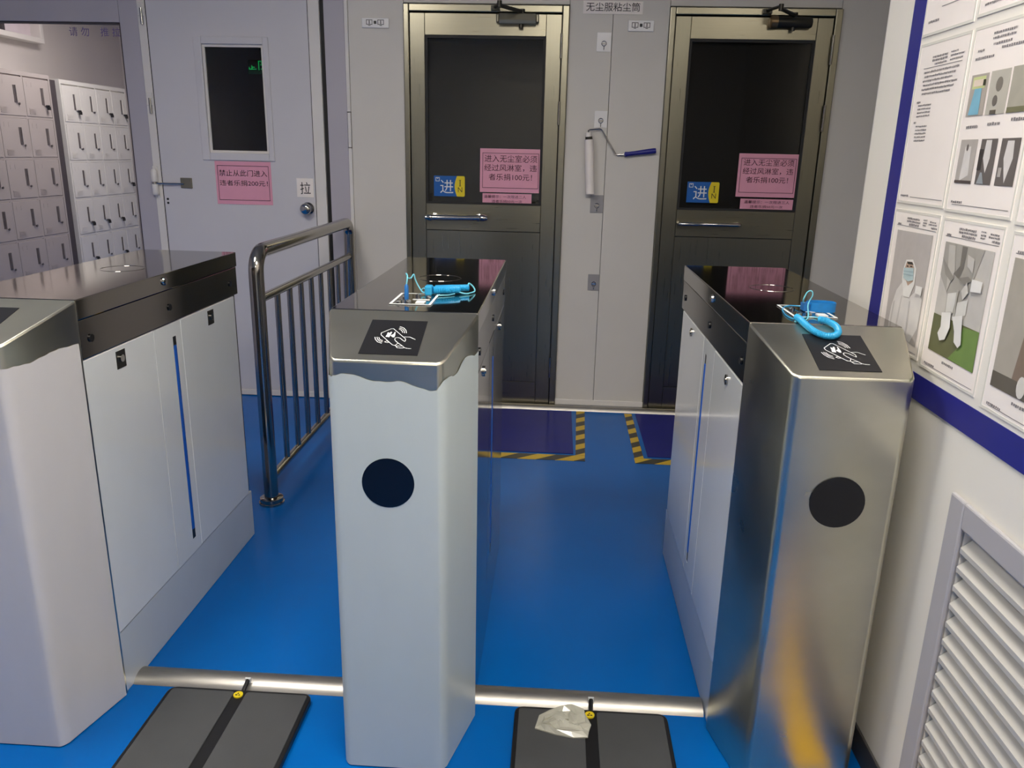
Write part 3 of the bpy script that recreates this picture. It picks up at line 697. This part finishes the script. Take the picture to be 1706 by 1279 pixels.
def wall_plate(x0, x1, z0, z1, label):
    s = thing('wall_plate', label, 'wall plate', ((x0 + x1) / 2, BW, z0))
    build(plate(x0, x1, z0, z1, 0, .008), 'cover', HOOKPLATE, s, bevel=.003)
    xc, zc = (x0 + x1) / 2, (z0 + z1) / 2 + .002
    for dx in (-.029, .027):
        m = MB()
        q = [(xc + dx - .014, zc - .009), (xc + dx + .014, zc - .009), (xc + dx + .014, zc + .011), (xc + dx - .014, zc + .011), (xc + dx - .014, zc - .009)]
        m.strip([bw(a, b, .0086) for a, b in q], .003, (0, -1, 0))
        m.strip([bw(xc + dx, zc - .005, .0086), bw(xc + dx, zc + .007, .0086)], .0045, (0, -1, 0))
        m.strip([bw(xc + dx - .005, zc - .0135, .0086), bw(xc + dx + .005, zc - .0135, .0086)], .003, (0, -1, 0))
        build(m, 'socket_marking', HANDLED, s)['kind'] = 'stuff'
    build(MB().box(xc - .007, xc + .006, BW - .0105, BW - .008, zc - .007, zc + .007), 'button', BLACK, s, bevel=.002)
wall_plate(-.981, -.848, 1.890, 1.935, 'pale control plate on the wall between side door and steel door')
wall_plate(.302, .424, 1.891, 1.941, 'pale control plate just below the white paper strip')

def hook(x0, x1, z0, z1, label, m=HOOKPLATE):
    s = thing('adhesive_hook', label, 'hook', ((x0 + x1) / 2, BW, z0), 'adhesive hooks between the steel doors')
    del s['group']
    build(plate(x0, x1, z0, z1, 0, .0025), 'backing', m, s, bevel=.004)
    xc, zc = (x0 + x1) / 2, z0 + (z1 - z0) * .42
    build(MB().tube([bw(xc + .011 * math.cos(k * PI / 8), zc + .011 * math.sin(k * PI / 8), .004) for k in range(16)], .002, 6, closed=True).box(xc - .010, xc + .010, BW - .006, BW - .0025, zc - .003, zc + .003), 'ring', CHROME, s, smooth=True)
    build(MB().tube([bw(xc, zc - .010, .005), bw(xc, zc - .024, .007), bw(xc, zc - .029, .012), bw(xc, zc - .026, .017), bw(xc, zc - .018, .018)], .0018, 6), 'hook_wire', CHROME, s, smooth=True)
    return xc, zc
hook(.157, .226, 1.800, 1.886, 'clear adhesive hook, empty, highest of the hooks on the wall')
hook(.163, .226, 1.452, 1.531, 'clear adhesive hook that carries the lint roller')
hook(.163, .229, 1.040, 1.128, 'grey adhesive hook just below the lint roller', GREYPLATE)
hook(.170, .230, .644, .728, 'grey adhesive hook alone near waist height, lowest of the hooks', GREYPLATE)

lr = thing('lint_roller', 'white lint roller with bent wire frame and blue handle on wall hook', 'lint roller', (.16, BW - .03, 1.13))
build(MB().cyl(bw(.140, 1.395, .034), bw(.158, 1.135, .034), .0215, 20), 'roller', PAPER, lr, smooth=True)
build(MB().cyl(bw(.1385, 1.408, .034), bw(.140, 1.395, .034), .0175, 16), 'roller_cap', CLOSERD, lr, smooth=True)
build(MB().cyl(bw(.1365, 1.428, .034), bw(.1385, 1.408, .034), .014, 16), 'bearing', PAPER, lr, smooth=True)
build(MB().tube([bw(.136, 1.428, .034), bw(.136, 1.437, .033), bw(.143, 1.441, .028), bw(.190, 1.4465, .014), bw(.200, 1.443, .014), bw(.275, 1.330, .014), bw(.282, 1.326, .016), bw(.325, 1.329, .018)], .0036, 8), 'wire_frame', CHROME, lr, smooth=True)
ha = [(.318, .006), (.322, .013), (.34, .011), (.37, .0105), (.42, .0125), (.462, .0135), (.472, .012)]
build(MB().tube([bw(x, 1.328 + (x - .318) * .14, .018) for x, r in ha], [r for x, r in ha], 14), 'handle', BLUEHANDLE, lr, smooth=True)

# ================================================================== FLOOR MATS AND TAPE
def sticky(x0, x1, y0, y1, label):
    n, m_ = 10, 6; vs = []; fs = []; rng = random.Random(int(x0 * 100))
    for j in range(m_ + 1):
        for i in range(n + 1):
            e = .0035 if j == m_ else 0
            vs.append((x0 + (x1 - x0) * i / n, y0 + (y1 - y0) * j / m_, .0022 + rng.uniform(0, .0006) + e * rng.random()))
    for j in range(m_):
        for i in range(n):
            k = j * (n + 1) + i; fs.append((k, k + 1, k + n + 2, k + n + 1))
    mb = MB().add(vs, fs).box(x0, x1, y0, y1, .0002, .0018)
    return tag(build(mb, 'sticky_mat', STICKYMAT, smooth=True), label, 'mat')
sticky(-.80, .112, 3.40, 4.02, 'dark blue sticky mat before the steel door with thick chrome handle')
sticky(.452, 1.26, 3.40, 4.02, 'dark blue sticky mat before the steel door nearest the notice wall')
def tape(bars, label, name='hazard_tape', m=HAZ):
    mb = MB()
    for q in bars: mb.prism([(x, y, .0003) for x, y in q], [(x, y, .0016) for x, y in q])
    return tag(build(mb, name, m, origin=(bars[0][0][0], bars[0][0][1], 0)), label, 'floor tape')
tape([[(.122, 3.385), (.165, 3.385), (.183, 4.03), (.138, 4.03)], [(-.80, 3.315), (.164, 3.315), (.164, 3.382), (-.80, 3.382)]], 'black and yellow hazard tape before the door with thick chrome handle')
tape([[(.390, 3.38), (.432, 3.38), (.432, 4.02), (.393, 4.02)], [(.388, 3.315), (1.26, 3.315), (1.26, 3.377), (.388, 3.377)]], 'black and yellow hazard tape before the door nearest the notice wall')
tag(build(MB().box(.58, .68, .2, 1.36, .0003, .0015).box(.2, .60, 1.0, 1.06, .0003, .0015), 'floor_tape', YTAPE), 'plain yellow floor tape in front of the bare steel gate cabinet', 'floor tape')

def esd_plate(x0, x1, y1, label):
    y0 = y1 - .52; xm = (x0 + x1) / 2 - .001 if x0 > -.5 else x0 + .184
    t = thing('foot_tester', label, 'foot plate', ((x0 + x1) / 2, (y0 + y1) / 2, 0))
    def rr(a, b, c, d, r, n=5):
        out = []
        for (px, py, s0) in ((b - r, c + r, -PI / 2), (b - r, d - r, 0), (a + r, d - r, PI / 2), (a + r, c + r, PI)):
            for k in range(n + 1):
                an = s0 + k / n * PI / 2; out.append((px + r * math.cos(an), py + r * math.sin(an)))
        return out
    p = rr(x0, x1, y0, y1, .022)
    build(MB().prism([(x, y, .0005) for x, y in p], [(x, y, .018) for x, y in p]), 'base', BLACK, t, bevel=.003, smooth=True)
    for a, b in ((x0 + .010, xm - .015), (xm + .015, x1 - .010)):
        q = rr(a, b, y0 + .012, y1 - .010, .008, 3)
        build(MB().prism([(x, y, .0175) for x, y in q], [(x, y, .0205) for x, y in q]), 'foot_pad', PLATEDARK, t, bevel=.001, seg=1)
    st = build(MB().cyl((xm - .002, y1 - .022, .018), (xm - .002, y1 - .022, .0215), .0115, 24), 'round_sticker', YELLOW, t)
    zz = .0219; cx_, cy_ = xm - .002, y1 - .022
    build(MB().poly([(cx_ - .001, cy_ + .006, zz), (cx_ - .004, cy_ + .001, zz), (cx_ + .002, cy_ + .001, zz)]).poly([(cx_ - .006, cy_ - .001, zz), (cx_ - .007, cy_ - .005, zz), (cx_, cy_ - .005, zz), (cx_ - .001, cy_ - .001, zz)]).poly([(cx_ + .002, cy_ - .001, zz), (cx_ + .001, cy_ - .005, zz), (cx_ + .007, cy_ - .005, zz), (cx_ + .005, cy_ - .001, zz)]), 'hand_symbol', BLACK, st)
    build(MB().tube([(xm + .002, y1 - .004, .012), (xm + .002, y1 + .008, .017), (xm + .003, y1 + .030, .0235)], .0055, 8), 'cable_stub', BLACK, t, smooth=True)
    build(MB().box(xm - .004, xm + .010, y1 + .028, y1 + .033, .018, .0295), 'cable_tip', WHITEINK, t)
    return t
esd_plate(-.928, -.565, 1.638, 'grey twin foot tester plate with nothing lying on it')
esd_plate(-.060, .310, 1.638, 'grey twin foot tester plate with a plastic bag lying on it')

# crumpled clear plastic bag
outl = [(0.0, 1.60), (.026, 1.622), (.052, 1.637), (.084, 1.637), (.109, 1.618), (.124, 1.577), (.118, 1.555), (.115, 1.535), (.081, 1.531), (.041, 1.538), (.015, 1.547), (-.009, 1.555), (-.004, 1.58)]
rng = random.Random(5); cxb, cyb = .06, 1.58; vs = []; fs = []; n = len(outl); rings = [1.0, .86, .7, .52, .34, .16]
for ri, s in enumerate(rings):
    for (x, y) in outl:
        j = .006 if 0 < ri else 0
        hgt = .0215 + (.003 if ri == 0 else .006 + rng.uniform(0, .011))
        vs.append((cxb + (x - cxb) * s + rng.uniform(-j, j), cyb + (y - cyb) * s + rng.uniform(-j, j), hgt))
vs.append((cxb, cyb, .034))
for ri in range(len(rings) - 1):
    for i in range(n):
        a, b = ri * n + i, ri * n + (i + 1) % n; fs.append((a, b, b + n)); fs.append((a, b + n, a + n))
o0 = (len(rings) - 1) * n
for i in range(n): fs.append((o0 + i, o0 + (i + 1) % n, len(vs) - 1))
bot = len(vs)
vs += [(x, y, .0212) for x, y in outl]
for i in range(n): fs.append((bot + i, bot + (i + 1) % n, (i + 1) % n)); fs.append((bot + i, (i + 1) % n, i))
fs.append(tuple(range(bot + n - 1, bot - 1, -1)))
tag(build(MB().add(vs, fs), 'plastic_bag', BAGM), 'crumpled clear plastic bag lying on a foot tester plate', 'plastic bag')

# ================================================================== WRIST STRAPS
def catmull(P, n=6):
    P = [Vector(p) for p in P]; out = []
    for i in range(len(P) - 1):
        p0 = P[max(i - 1, 0)]; p1 = P[i]; p2 = P[i + 1]; p3 = P[min(i + 2, len(P) - 1)]
        for k in range(n):
            t = k / n
            out.append(.5 * ((2 * p1) + (p2 - p0) * t + (2 * p0 - 5 * p1 + 4 * p2 - p3) * t * t + (3 * p1 - p0 - 3 * p2 + p3) * t ** 3))
    out.append(P[-1]); return out
def ribbed(path, r, pitch=.0028):
    P = [Vector(p) for p in path]; out = [P[0]]; L = 0
    dense = []
    for a, b in zip(P, P[1:]):
        k = max(1, int((b - a).length / (pitch / 2)))
        dense += [a + (b - a) * i / k for i in range(k)]
    dense.append(P[-1])
    return dense, [r if i % 2 else r * .86 for i in range(len(dense))]
ws = thing('wrist_strap', 'light blue wrist strap with upright plug and straight coiled cord', 'wrist strap', (-.27, 1.82, .998))
build(MB().tube([(-.333, 1.742, 1.0), (-.333, 1.742, 1.008), (-.333, 1.743, 1.030), (-.333, 1.744, 1.034)], [.0046, .0052, .0044, .002], 10), 'plug', STRAPD, ws, smooth=True)
build(MB().tube(catmull([(-.3332, 1.744, 1.033), (-.332, 1.748, 1.044), (-.333, 1.755, 1.052), (-.337, 1.762, 1.055), (-.341, 1.80, 1.040), (-.336, 1.815, 1.037), (-.330, 1.82, 1.045), (-.327, 1.822, 1.033), (-.320, 1.822, 1.018), (-.309, 1.815, 1.005), (-.299, 1.812, 1.006)]), .0016, 6), 'cord', STRAPL, ws, smooth=True)
build(MB().tube([(-.306 + .0055 * math.cos(k * PI / 6), 1.815, 1.0085 + .0055 * math.sin(k * PI / 6)) for k in range(12)], .0012, 6, closed=True), 'cord_loop', STRAPL, ws, smooth=True)
build(MB().box(-.303, -.286, 1.806, 1.832, .9985, 1.0205), 'clip', STRAP, ws, bevel=.003)
pth, rr_ = ribbed([(-.286, 1.822, 1.009), (-.25, 1.835, 1.0085), (-.226, 1.848, 1.008)], .0095)
build(MB().tube(pth, rr_, 10), 'coil', STRAP, ws, smooth=True)
pth, rr_ = ribbed([(-.283, 1.845, 1.009), (-.25, 1.858, 1.009), (-.208, 1.876, 1.008)], .0085)
build(MB().tube(pth, rr_, 10), 'coil', STRAP, ws, smooth=True)
build(MB().tube(catmull([(-.208, 1.876, 1.010), (-.207, 1.88, 1.018), (-.197, 1.885, 1.009), (-.1925, 1.875, 1.001), (-.20, 1.852, 1.0), (-.212, 1.84, 1.0), (-.232, 1.843, 1.004)]), .0018, 6), 'cord', STRAPL, ws, smooth=True)
build(MB().tube(catmull([(-.274, 1.806, 1.0), (-.25, 1.815, .9995), (-.236, 1.835, 1.0)]), .0014, 6), 'cord', STRAPL, ws, smooth=True)

ws2 = thing('wrist_strap', 'blue wrist strap with standing band and coil looped over the card reader', 'wrist strap', (.56, 1.72, .998))
def on_slope(x, y, o): return (x, y, (slope_z(y) if y < 1.625 else .997) + o)
ring = catmull([on_slope(x, y, .0085) for x, y in [(.506, 1.650), (.5062, 1.626), (.5122, 1.6035), (.5234, 1.578), (.54, 1.5635), (.5579, 1.5645), (.5692, 1.578), (.5722, 1.599), (.5658, 1.6135), (.5561, 1.626), (.546, 1.634)]], 5)
pth, rr_ = ribbed(ring, .0072)
build(MB().tube(pth, rr_, 10), 'coil', STRAP, ws2, smooth=True)
bandm = MB(); vs = []; fs = []; N = 36
for k in range(N):
    a = 2 * PI * k / N; ca, sa = math.cos(a), math.sin(a)
    x = .591 + .031 * math.copysign(abs(ca) ** .7, ca); y = 1.765 + .022 * math.copysign(abs(sa) ** .8, sa)
    xi = .591 + .029 * math.copysign(abs(ca) ** .7, ca); yi = 1.765 + .020 * math.copysign(abs(sa) ** .8, sa)
    vs += [(x, y, .9995), (x, y, 1.0195), (xi, yi, 1.0195), (xi, yi, .9995)]
for k in range(N):
    a, b = 4 * k, 4 * ((k + 1) % N)
    for q in range(4): fs.append((a + q, b + q, b + (q + 1) % 4, a + (q + 1) % 4))
build(bandm.add(vs, fs), 'wrist_band', mat('blue_band', (22, 122, 196), .5, 0, .08, 80, .15), ws2, smooth=True)
build(MB().box(.549, .563, 1.748, 1.776, .9995, 1.017), 'clip', STRAPD, ws2, bevel=.002)
build(MB().tube(catmull([(.552, 1.760, 1.017), (.545, 1.745, 1.022), (.544, 1.740, 1.030), (.550, 1.740, 1.044), (.558, 1.740, 1.047), (.562, 1.740, 1.038), (.553, 1.735, 1.018), (.535, 1.67, .999), (.500, 1.632, .999), (.505, 1.648, .999), (.520, 1.668, .999), (.537, 1.686, .999), (.552, 1.692, .999), (.560, 1.676, 1.0), (.556, 1.640, 1.003)]), .0014, 6), 'cord', STRAPL, ws2, smooth=True)
build(MB().tube(catmull([(.553, 1.775, 1.006), (.535, 1.815, 1.0), (.511, 1.775, .999), (.4995, 1.705, .999), (.503, 1.662, .999), (.516, 1.664, .999), (.508, 1.648, 1.004)]), .0014, 6), 'cord', STRAP, ws2, smooth=True)

# ================================================================== NOTICE WALL
nb = thing('notice_board', 'notice board area on the wall edged with broad navy tape', 'notice board', (RW, 1.3, .87))
build(MB().box(RW - .002, RW - .0002, .35, 1.806, .912, 2.3), 'backing', WALLR, nb)
build(MB().box(RW - .0032, RW - .0003, 1.806, 1.864, .860, 2.36), 'border_strip', BLUETAPE, nb)
build(MB().box(RW - .0032, RW - .0003, .29, 1.8055, .860, .912), 'border_strip', BLUETAPE, nb)
build(MB().box(RW - .0032, RW - .0003, .29, 1.8055, 2.3, 2.36), 'border_strip', BLUETAPE, nb)
build(MB().box(RW - .0032, RW - .0003, .29, .35, .9125, 2.2995), 'border_strip', BLUETAPE, nb)

FLAT = {}
def flat(rgb):
    if rgb not in FLAT: FLAT[rgb] = mat('print_%02x%02x%02x' % rgb, rgb, .5, 0, .05, 30)
    return FLAT[rgb]
PH = {
'p1bg': [(1.77, 1.181), (1.603, 1.184), (1.601, 0.96), (1.764, 0.975)],
'p1hood': [(1.702, 1.125), (1.671, 1.129), (1.65, 1.113), (1.647, 1.081), (1.661, 1.052), (1.689, 1.05), (1.708, 1.083), (1.71, 1.105)],
'p1face': [(1.697, 1.122), (1.672, 1.124), (1.659, 1.112), (1.655, 1.086), (1.676, 1.074), (1.694, 1.088), (1.702, 1.109)],
'p1mask': [(1.705, 1.108), (1.659, 1.113), (1.653, 1.089), (1.676, 1.083), (1.701, 1.087)],
'p1body': [(1.706, 1.078), (1.69, 1.052), (1.664, 1.051), (1.632, 1.073), (1.606, 1.056), (1.606, 0.998), (1.63, 0.964), (1.672, 0.966), (1.746, 0.976), (1.742, 1.02), (1.729, 1.057)],
'p1call': [(1.635, 1.081), (1.606, 1.082), (1.607, 1.064), (1.635, 1.066)],
'p2bg': [(1.547, 1.179), (1.373, 1.179), (1.374, 1.041), (1.546, 1.043)],
'p2floor': [(1.546, 1.043), (1.374, 1.041), (1.372, 0.969), (1.546, 0.972)],
'p2green': [(1.43, 1.038), (1.374, 1.041), (1.372, 0.969), (1.465, 0.972), (1.435, 1.0)],
'p2suit': [(1.547, 1.179), (1.404, 1.178), (1.422, 1.129), (1.437, 1.084), (1.463, 1.048), (1.475, 1.055), (1.505, 1.052), (1.507, 1.084), (1.546, 1.116), (1.546, 1.144)],
'p2shade': [(1.481, 1.177), (1.462, 1.177), (1.463, 1.139), (1.474, 1.118), (1.496, 1.125), (1.478, 1.142)],
'p2legL': [(1.505, 1.087), (1.47, 1.095), (1.475, 1.055), (1.501, 1.048)],
'p2legR': [(1.464, 1.077), (1.429, 1.088), (1.428, 1.06), (1.466, 1.05)],
'p2bootL': [(1.51, 1.05), (1.476, 1.057), (1.471, 1.029), (1.482, 1.004), (1.501, 0.998), (1.513, 1.01), (1.505, 1.024)],
'p2bootR': [(1.468, 1.05), (1.433, 1.059), (1.426, 1.027), (1.421, 1.008), (1.43, 1.0), (1.447, 1.007), (1.452, 1.026)],
'p2call': [(1.423, 1.126), (1.387, 1.126), (1.387, 1.107), (1.422, 1.104)],
}
def photo(parent, layers, name='photo'):
    mb = MB(); mats = []; d = .0042
    for i, (rgb, pts) in enumerate(layers):
        m = flat(rgb)
        if m not in mats: mats.append(m)
        P = [rw(y, z, d + i * .00025) for y, z in pts]
        # keep the printed side towards the room
        a = sum((pts[k][0] - pts[k - 1][0]) * (pts[k][1] + pts[k - 1][1]) for k in range(len(pts)))
        if a > 0: P = P[::-1]
        mb.poly(P[::-1], mats.index(m))
    return build(mb, name, mats, parent)
def rect(ya, yb, z0, z1): return [(ya, z0), (yb, z0), (yb, z1), (ya, z1)]
def oval(yc, zc, ry, rz, n=14): return [(yc + ry * math.cos(2 * PI * k / n), zc + rz * math.sin(2 * PI * k / n)) for k in range(n)]
def wall_sheet(ya, yb, z0, z1, label, lines):
    vs = []; s = MB().box(RW - .0034, RW - .0021, yb, ya, z0, z1)
    o = tag(build(s, 'work_sheet', PAPER, None, origin=(RW - .002, (ya + yb) / 2, z0)), label, 'notice', 'work instruction sheets on the right wall')
    del o['group']
    sl = MB()
    for q in ((ya, ya - .004, z0, z1), (yb + .004, yb, z0, z1), (ya - .004, yb + .004, z0, z0 + .005), (ya - .004, yb + .004, z1 - .005, z1)):
        sl.box(RW - .0039, RW - .0034, min(q[0], q[1]), max(q[0], q[1]), q[2], q[3])
    build(sl, 'sleeve_edge', SLEEVE, o)
    tm = MB(); H = z1 - z0; Wd = ya - yb
    rr2 = random.Random(int(z0 * 1000 + ya * 7000))
    segs = []
    for (u0, u1, v, t) in lines:
        if t < .002: segs.append((u0, u1, v, t)); continue
        u = u0
        while u < u1:
            e = min(u1, u + rr2.uniform(.012, .03)); segs.append((u, e, v + rr2.uniform(-.0012, .0012), t * rr2.uniform(.75, 1.05))); u = e + rr2.uniform(.004, .009)
    for (u0, u1, v, t) in segs:
        tm.poly([rw(ya - Wd * u0, z0 + H * v - t / 2, .004), rw(ya - Wd * u1, z0 + H * v - t / 2, .004), rw(ya - Wd * u1, z0 + H * v + t / 2, .004), rw(ya - Wd * u0, z0 + H * v + t / 2, .004)])
    if lines: build(tm, 'printed_lines', flat((132, 128, 130)), o)['kind'] = 'stuff'
    return o
HEAD = [(.30, .58, .945, .004), (.30, .60, .925, .004), (.36, .58, .903, .005), (.10, .18, .897, .004), (.66, .74, .95, .003), (.80, .93, .945, .003), (.66, .74, .932, .003), (.78, .95, .928, .003), (.66, .73, .914, .003), (.84, .96, .906, .004), (.08, .95, .888, .0012)]
FOOT = [(.08, .28, .045, .004), (.10, .95, .035, .0012)]
# lower row
a = wall_sheet(1.795, 1.585, .936, 1.224, 'instruction sheet showing a masked worker in a white hood', HEAD + FOOT)
photo(a, [((186, 180, 176), PH['p1bg']), ((222, 218, 214), PH['p1body']), ((198, 194, 190), [(1.735, 1.03), (1.728, 1.035), (1.73, .985), (1.738, .982)]), ((202, 198, 194), [(1.70, 1.05), (1.695, 1.05), (1.70, .98), (1.708, .978)]), ((204, 200, 196), [(1.66, 1.045), (1.655, 1.045), (1.65, .975), (1.656, .972)]), ((232, 230, 226), PH['p1hood']), ((196, 168, 146), PH['p1face']), ((70, 66, 60), [(1.697, 1.1215), (1.672, 1.1235), (1.664, 1.119), (1.69, 1.117)]),
          ((60, 56, 56), [(1.694, 1.114), (1.686, 1.1145), (1.686, 1.112), (1.694, 1.1115)]), ((60, 56, 56), [(1.677, 1.1155), (1.668, 1.116), (1.668, 1.1135), (1.677, 1.113)]), ((186, 206, 208), PH['p1mask']), ((160, 184, 190), [(1.703, 1.102), (1.657, 1.106), (1.657, 1.104), (1.703, 1.100)]), ((160, 184, 190), [(1.702, 1.096), (1.655, 1.099), (1.655, 1.097), (1.702, 1.094)]), ((232, 230, 226), PH['p1call'])])
a = wall_sheet(1.571, 1.355, .930, 1.222, 'instruction sheet showing white suit legs and boots on a green floor', HEAD + FOOT + [(.40, .60, .10, .005)])
photo(a, [((196, 192, 186), PH['p2bg']), ((104, 106, 72), PH['p2floor']), ((112, 140, 74), PH['p2green']), ((168, 164, 156), PH['p2suit']), ((120, 116, 110), PH['p2shade']), ((216, 214, 208), PH['p2legL']), ((214, 212, 206), PH['p2legR']),
          ((190, 186, 178), [(1.53, 1.175), (1.505, 1.175), (1.492, 1.13), (1.51, 1.09)]), ((148, 144, 136), [(1.545, 1.15), (1.525, 1.12), (1.50, 1.11), (1.49, 1.118), (1.52, 1.135)]), ((198, 194, 188), [(1.455, 1.165), (1.43, 1.16), (1.428, 1.135), (1.45, 1.145)]), ((140, 136, 128), [(1.475, 1.12), (1.44, 1.128), (1.425, 1.122), (1.45, 1.112)]), ((206, 203, 196), [(1.44, 1.118), (1.43, 1.10), (1.445, 1.085), (1.455, 1.10)]), ((176, 172, 164), [(1.47, 1.10), (1.464, 1.10), (1.463, 1.052), (1.468, 1.05)]), ((152, 150, 146), [(1.502, 1.052), (1.474, 1.058), (1.474, 1.054), (1.502, 1.047)]), ((230, 228, 224), PH['p2bootL']), ((228, 226, 222), PH['p2bootR']), ((234, 232, 228), PH['p2call'])])
a = wall_sheet(1.330, 1.114, .922, 1.218, 'instruction sheet with grey picture of one white shoe, lower row', HEAD + FOOT + [(.40, .62, .11, .005)])
photo(a, [((170, 164, 152), rect(1.312, 1.132, .986, 1.178)), ((98, 92, 82), rect(1.312, 1.132, .966, .992)), ((128, 112, 98), [(1.255, .992), (1.17, .992), (1.175, 1.10), (1.20, 1.15), (1.235, 1.13)]), ((216, 212, 204), oval(1.226, .985, .012, .018))])
# middle row
TXT = [(.30, .60, .905, .004), (.30, .60, .885, .004), (.36, .60, .862, .004), (.66, .80, .91, .003), (.66, .92, .89, .003), (.66, .90, .866, .003), (.14, .90, .845, .0012)]
TXT += [(.16 + .02 * (k % 2), .86 - .1 * ((k * 7) % 3) / 2, .82 - .026 * k, .0038) for k in range(6)]
TXT += [(.10, .18, .64, .004)] + [(.14, .42, .62 - .022 * k, .003) for k in range(4)] + [(.10, .15, .515, .004)] + [(.16, .40, .49 - .022 * k, .003) for k in range(5)]
wall_sheet(1.796, 1.585, 1.237, 1.552, 'text-only instruction sheet directly above the masked worker sheet', TXT + [(.06, .24, .05, .004), (.28, .96, .045, .0012)])
a = wall_sheet(1.575, 1.348, 1.233, 1.553, 'instruction sheet with six small photos in two rows', [(.30, .62, .945, .004), (.30, .62, .92, .004), (.32, .58, .89, .004), (.10, .20, .87, .004), (.08, .36, .83, .0045), (.45, .80, .865, .0045), (.12, .30, .47, .005), (.44, .62, .48, .005), (.76, .95, .495, .005), (.08, .26, .06, .004), (.10, .95, .045, .0012)])
g1, g2, g3_, g4 = (178, 172, 166), (104, 98, 94), (64, 60, 58), (216, 212, 208)
photo(a, [((176, 168, 158), rect(1.557, 1.497, 1.402, 1.472)), ((205, 212, 150), rect(1.550, 1.506, 1.448, 1.468)), ((230, 214, 196), rect(1.546, 1.512, 1.452, 1.463)), ((128, 182, 204), [(1.538, 1.448), (1.514, 1.448), (1.512, 1.404), (1.548, 1.404)]), ((60, 60, 40), rect(1.512, 1.504, 1.452, 1.462))])
photo(a, [((188, 184, 172), rect(1.490, 1.428, 1.402, 1.473)), ((128, 122, 112), oval(1.458, 1.450, .011, .012)), ((112, 106, 98), oval(1.464, 1.424, .008, .009)), ((90, 84, 74), rect(1.474, 1.454, 1.402, 1.409))])
photo(a, [((170, 166, 152), rect(1.422, 1.358, 1.402, 1.474)), ((120, 118, 90), rect(1.422, 1.358, 1.402, 1.411))])
photo(a, [(g1, rect(1.556, 1.496, 1.286, 1.362)), (g4, [(1.536, 1.35), (1.516, 1.35), (1.51, 1.30), (1.54, 1.29)]), (g2, oval(1.528, 1.348, .004, .006)), ((80, 72, 70), rect(1.556, 1.496, 1.286, 1.291))])
photo(a, [(g2, rect(1.483, 1.430, 1.286, 1.362)), (g4, [(1.466, 1.36), (1.448, 1.36), (1.446, 1.33), (1.454, 1.305), (1.468, 1.33)]), (g3_, rect(1.483, 1.470, 1.31, 1.345)), ((150, 156, 160), [(1.468, 1.306), (1.462, 1.306), (1.452, 1.287), (1.476, 1.287)])])
photo(a, [(g2, rect(1.417, 1.360, 1.286, 1.362)), (g4, [(1.398, 1.358), (1.378, 1.358), (1.374, 1.33), (1.388, 1.29), (1.402, 1.33)]), (g1, rect(1.412, 1.402, 1.30, 1.315))])
wall_sheet(1.334, 1.118, 1.228, 1.548, 'instruction sheet beside the sheet with six small photos, mostly out of view', [(.3, .6, .93, .004), (.3, .6, .90, .004)])
# top row
wall_sheet(1.800, 1.590, 1.566, 1.866, 'text instruction sheet in the top row beside the navy tape', [(.30, .70, .55, .003), (.30, .72, .45, .003), (.26, .74, .35, .003), (.2, .6, .25, .0035), (.10, .32, .085, .005), (.34, .95, .16, .0015)])
wall_sheet(1.578, 1.362, 1.570, 1.870, 'text instruction sheet directly above the sheet with six photos', [(.2, .8, .5, .003), (.2, .8, .4, .003), (.25, .55, .16, .005), (.1, .95, .06, .004)])

# ================================================================== RETURN AIR LOUVER
lv = thing('air_grille', 'pale grey louvered air grille low on the wall below the notices', 'vent', (RW, 1.0, .10))
Y0, Y1, Z0, Z1, fw = .56, 1.356, .09, .752, .050
xo = RW - .010
for (ya, yb, za, zb) in ((Y1 - fw, Y1, Z0, Z1), (Y0, Y0 + fw, Z0, Z1), (Y0 + fw, Y1 - fw, Z1 - fw, Z1), (Y0 + fw, Y1 - fw, Z0, Z0 + fw)):
    build(MB().box(xo, RW - .0005, ya, yb, za, zb), 'frame_bar', LOUVERF, lv, bevel=.004)
build(MB().box(RW + .040, RW + .044, Y0 + fw, Y1 - fw, Z0 + fw, Z1 - fw), 'back_plate', DUCT, lv)
zs = Z1 - fw - .036
y_a, y_b = Y0 + fw + .001, Y1 - fw - .001
q0 = RW - .003
p = [(q0, zs - .009), (q0, zs), (q0 + .034, zs + .030), (q0 + .036, zs + .028), (q0 + .003, zs - .002), (q0 + .003, zs - .009)]
sl0 = build(MB().prism([(x, y_a, z) for x, z in p], [(x, y_b, z) for x, z in p]), 'slat', LOUVER, lv)
k = 1
while zs - k * .0372 - .014 > Z0 + fw:
    copy_piece(sl0, (0, 0, -k * .0372)); k += 1
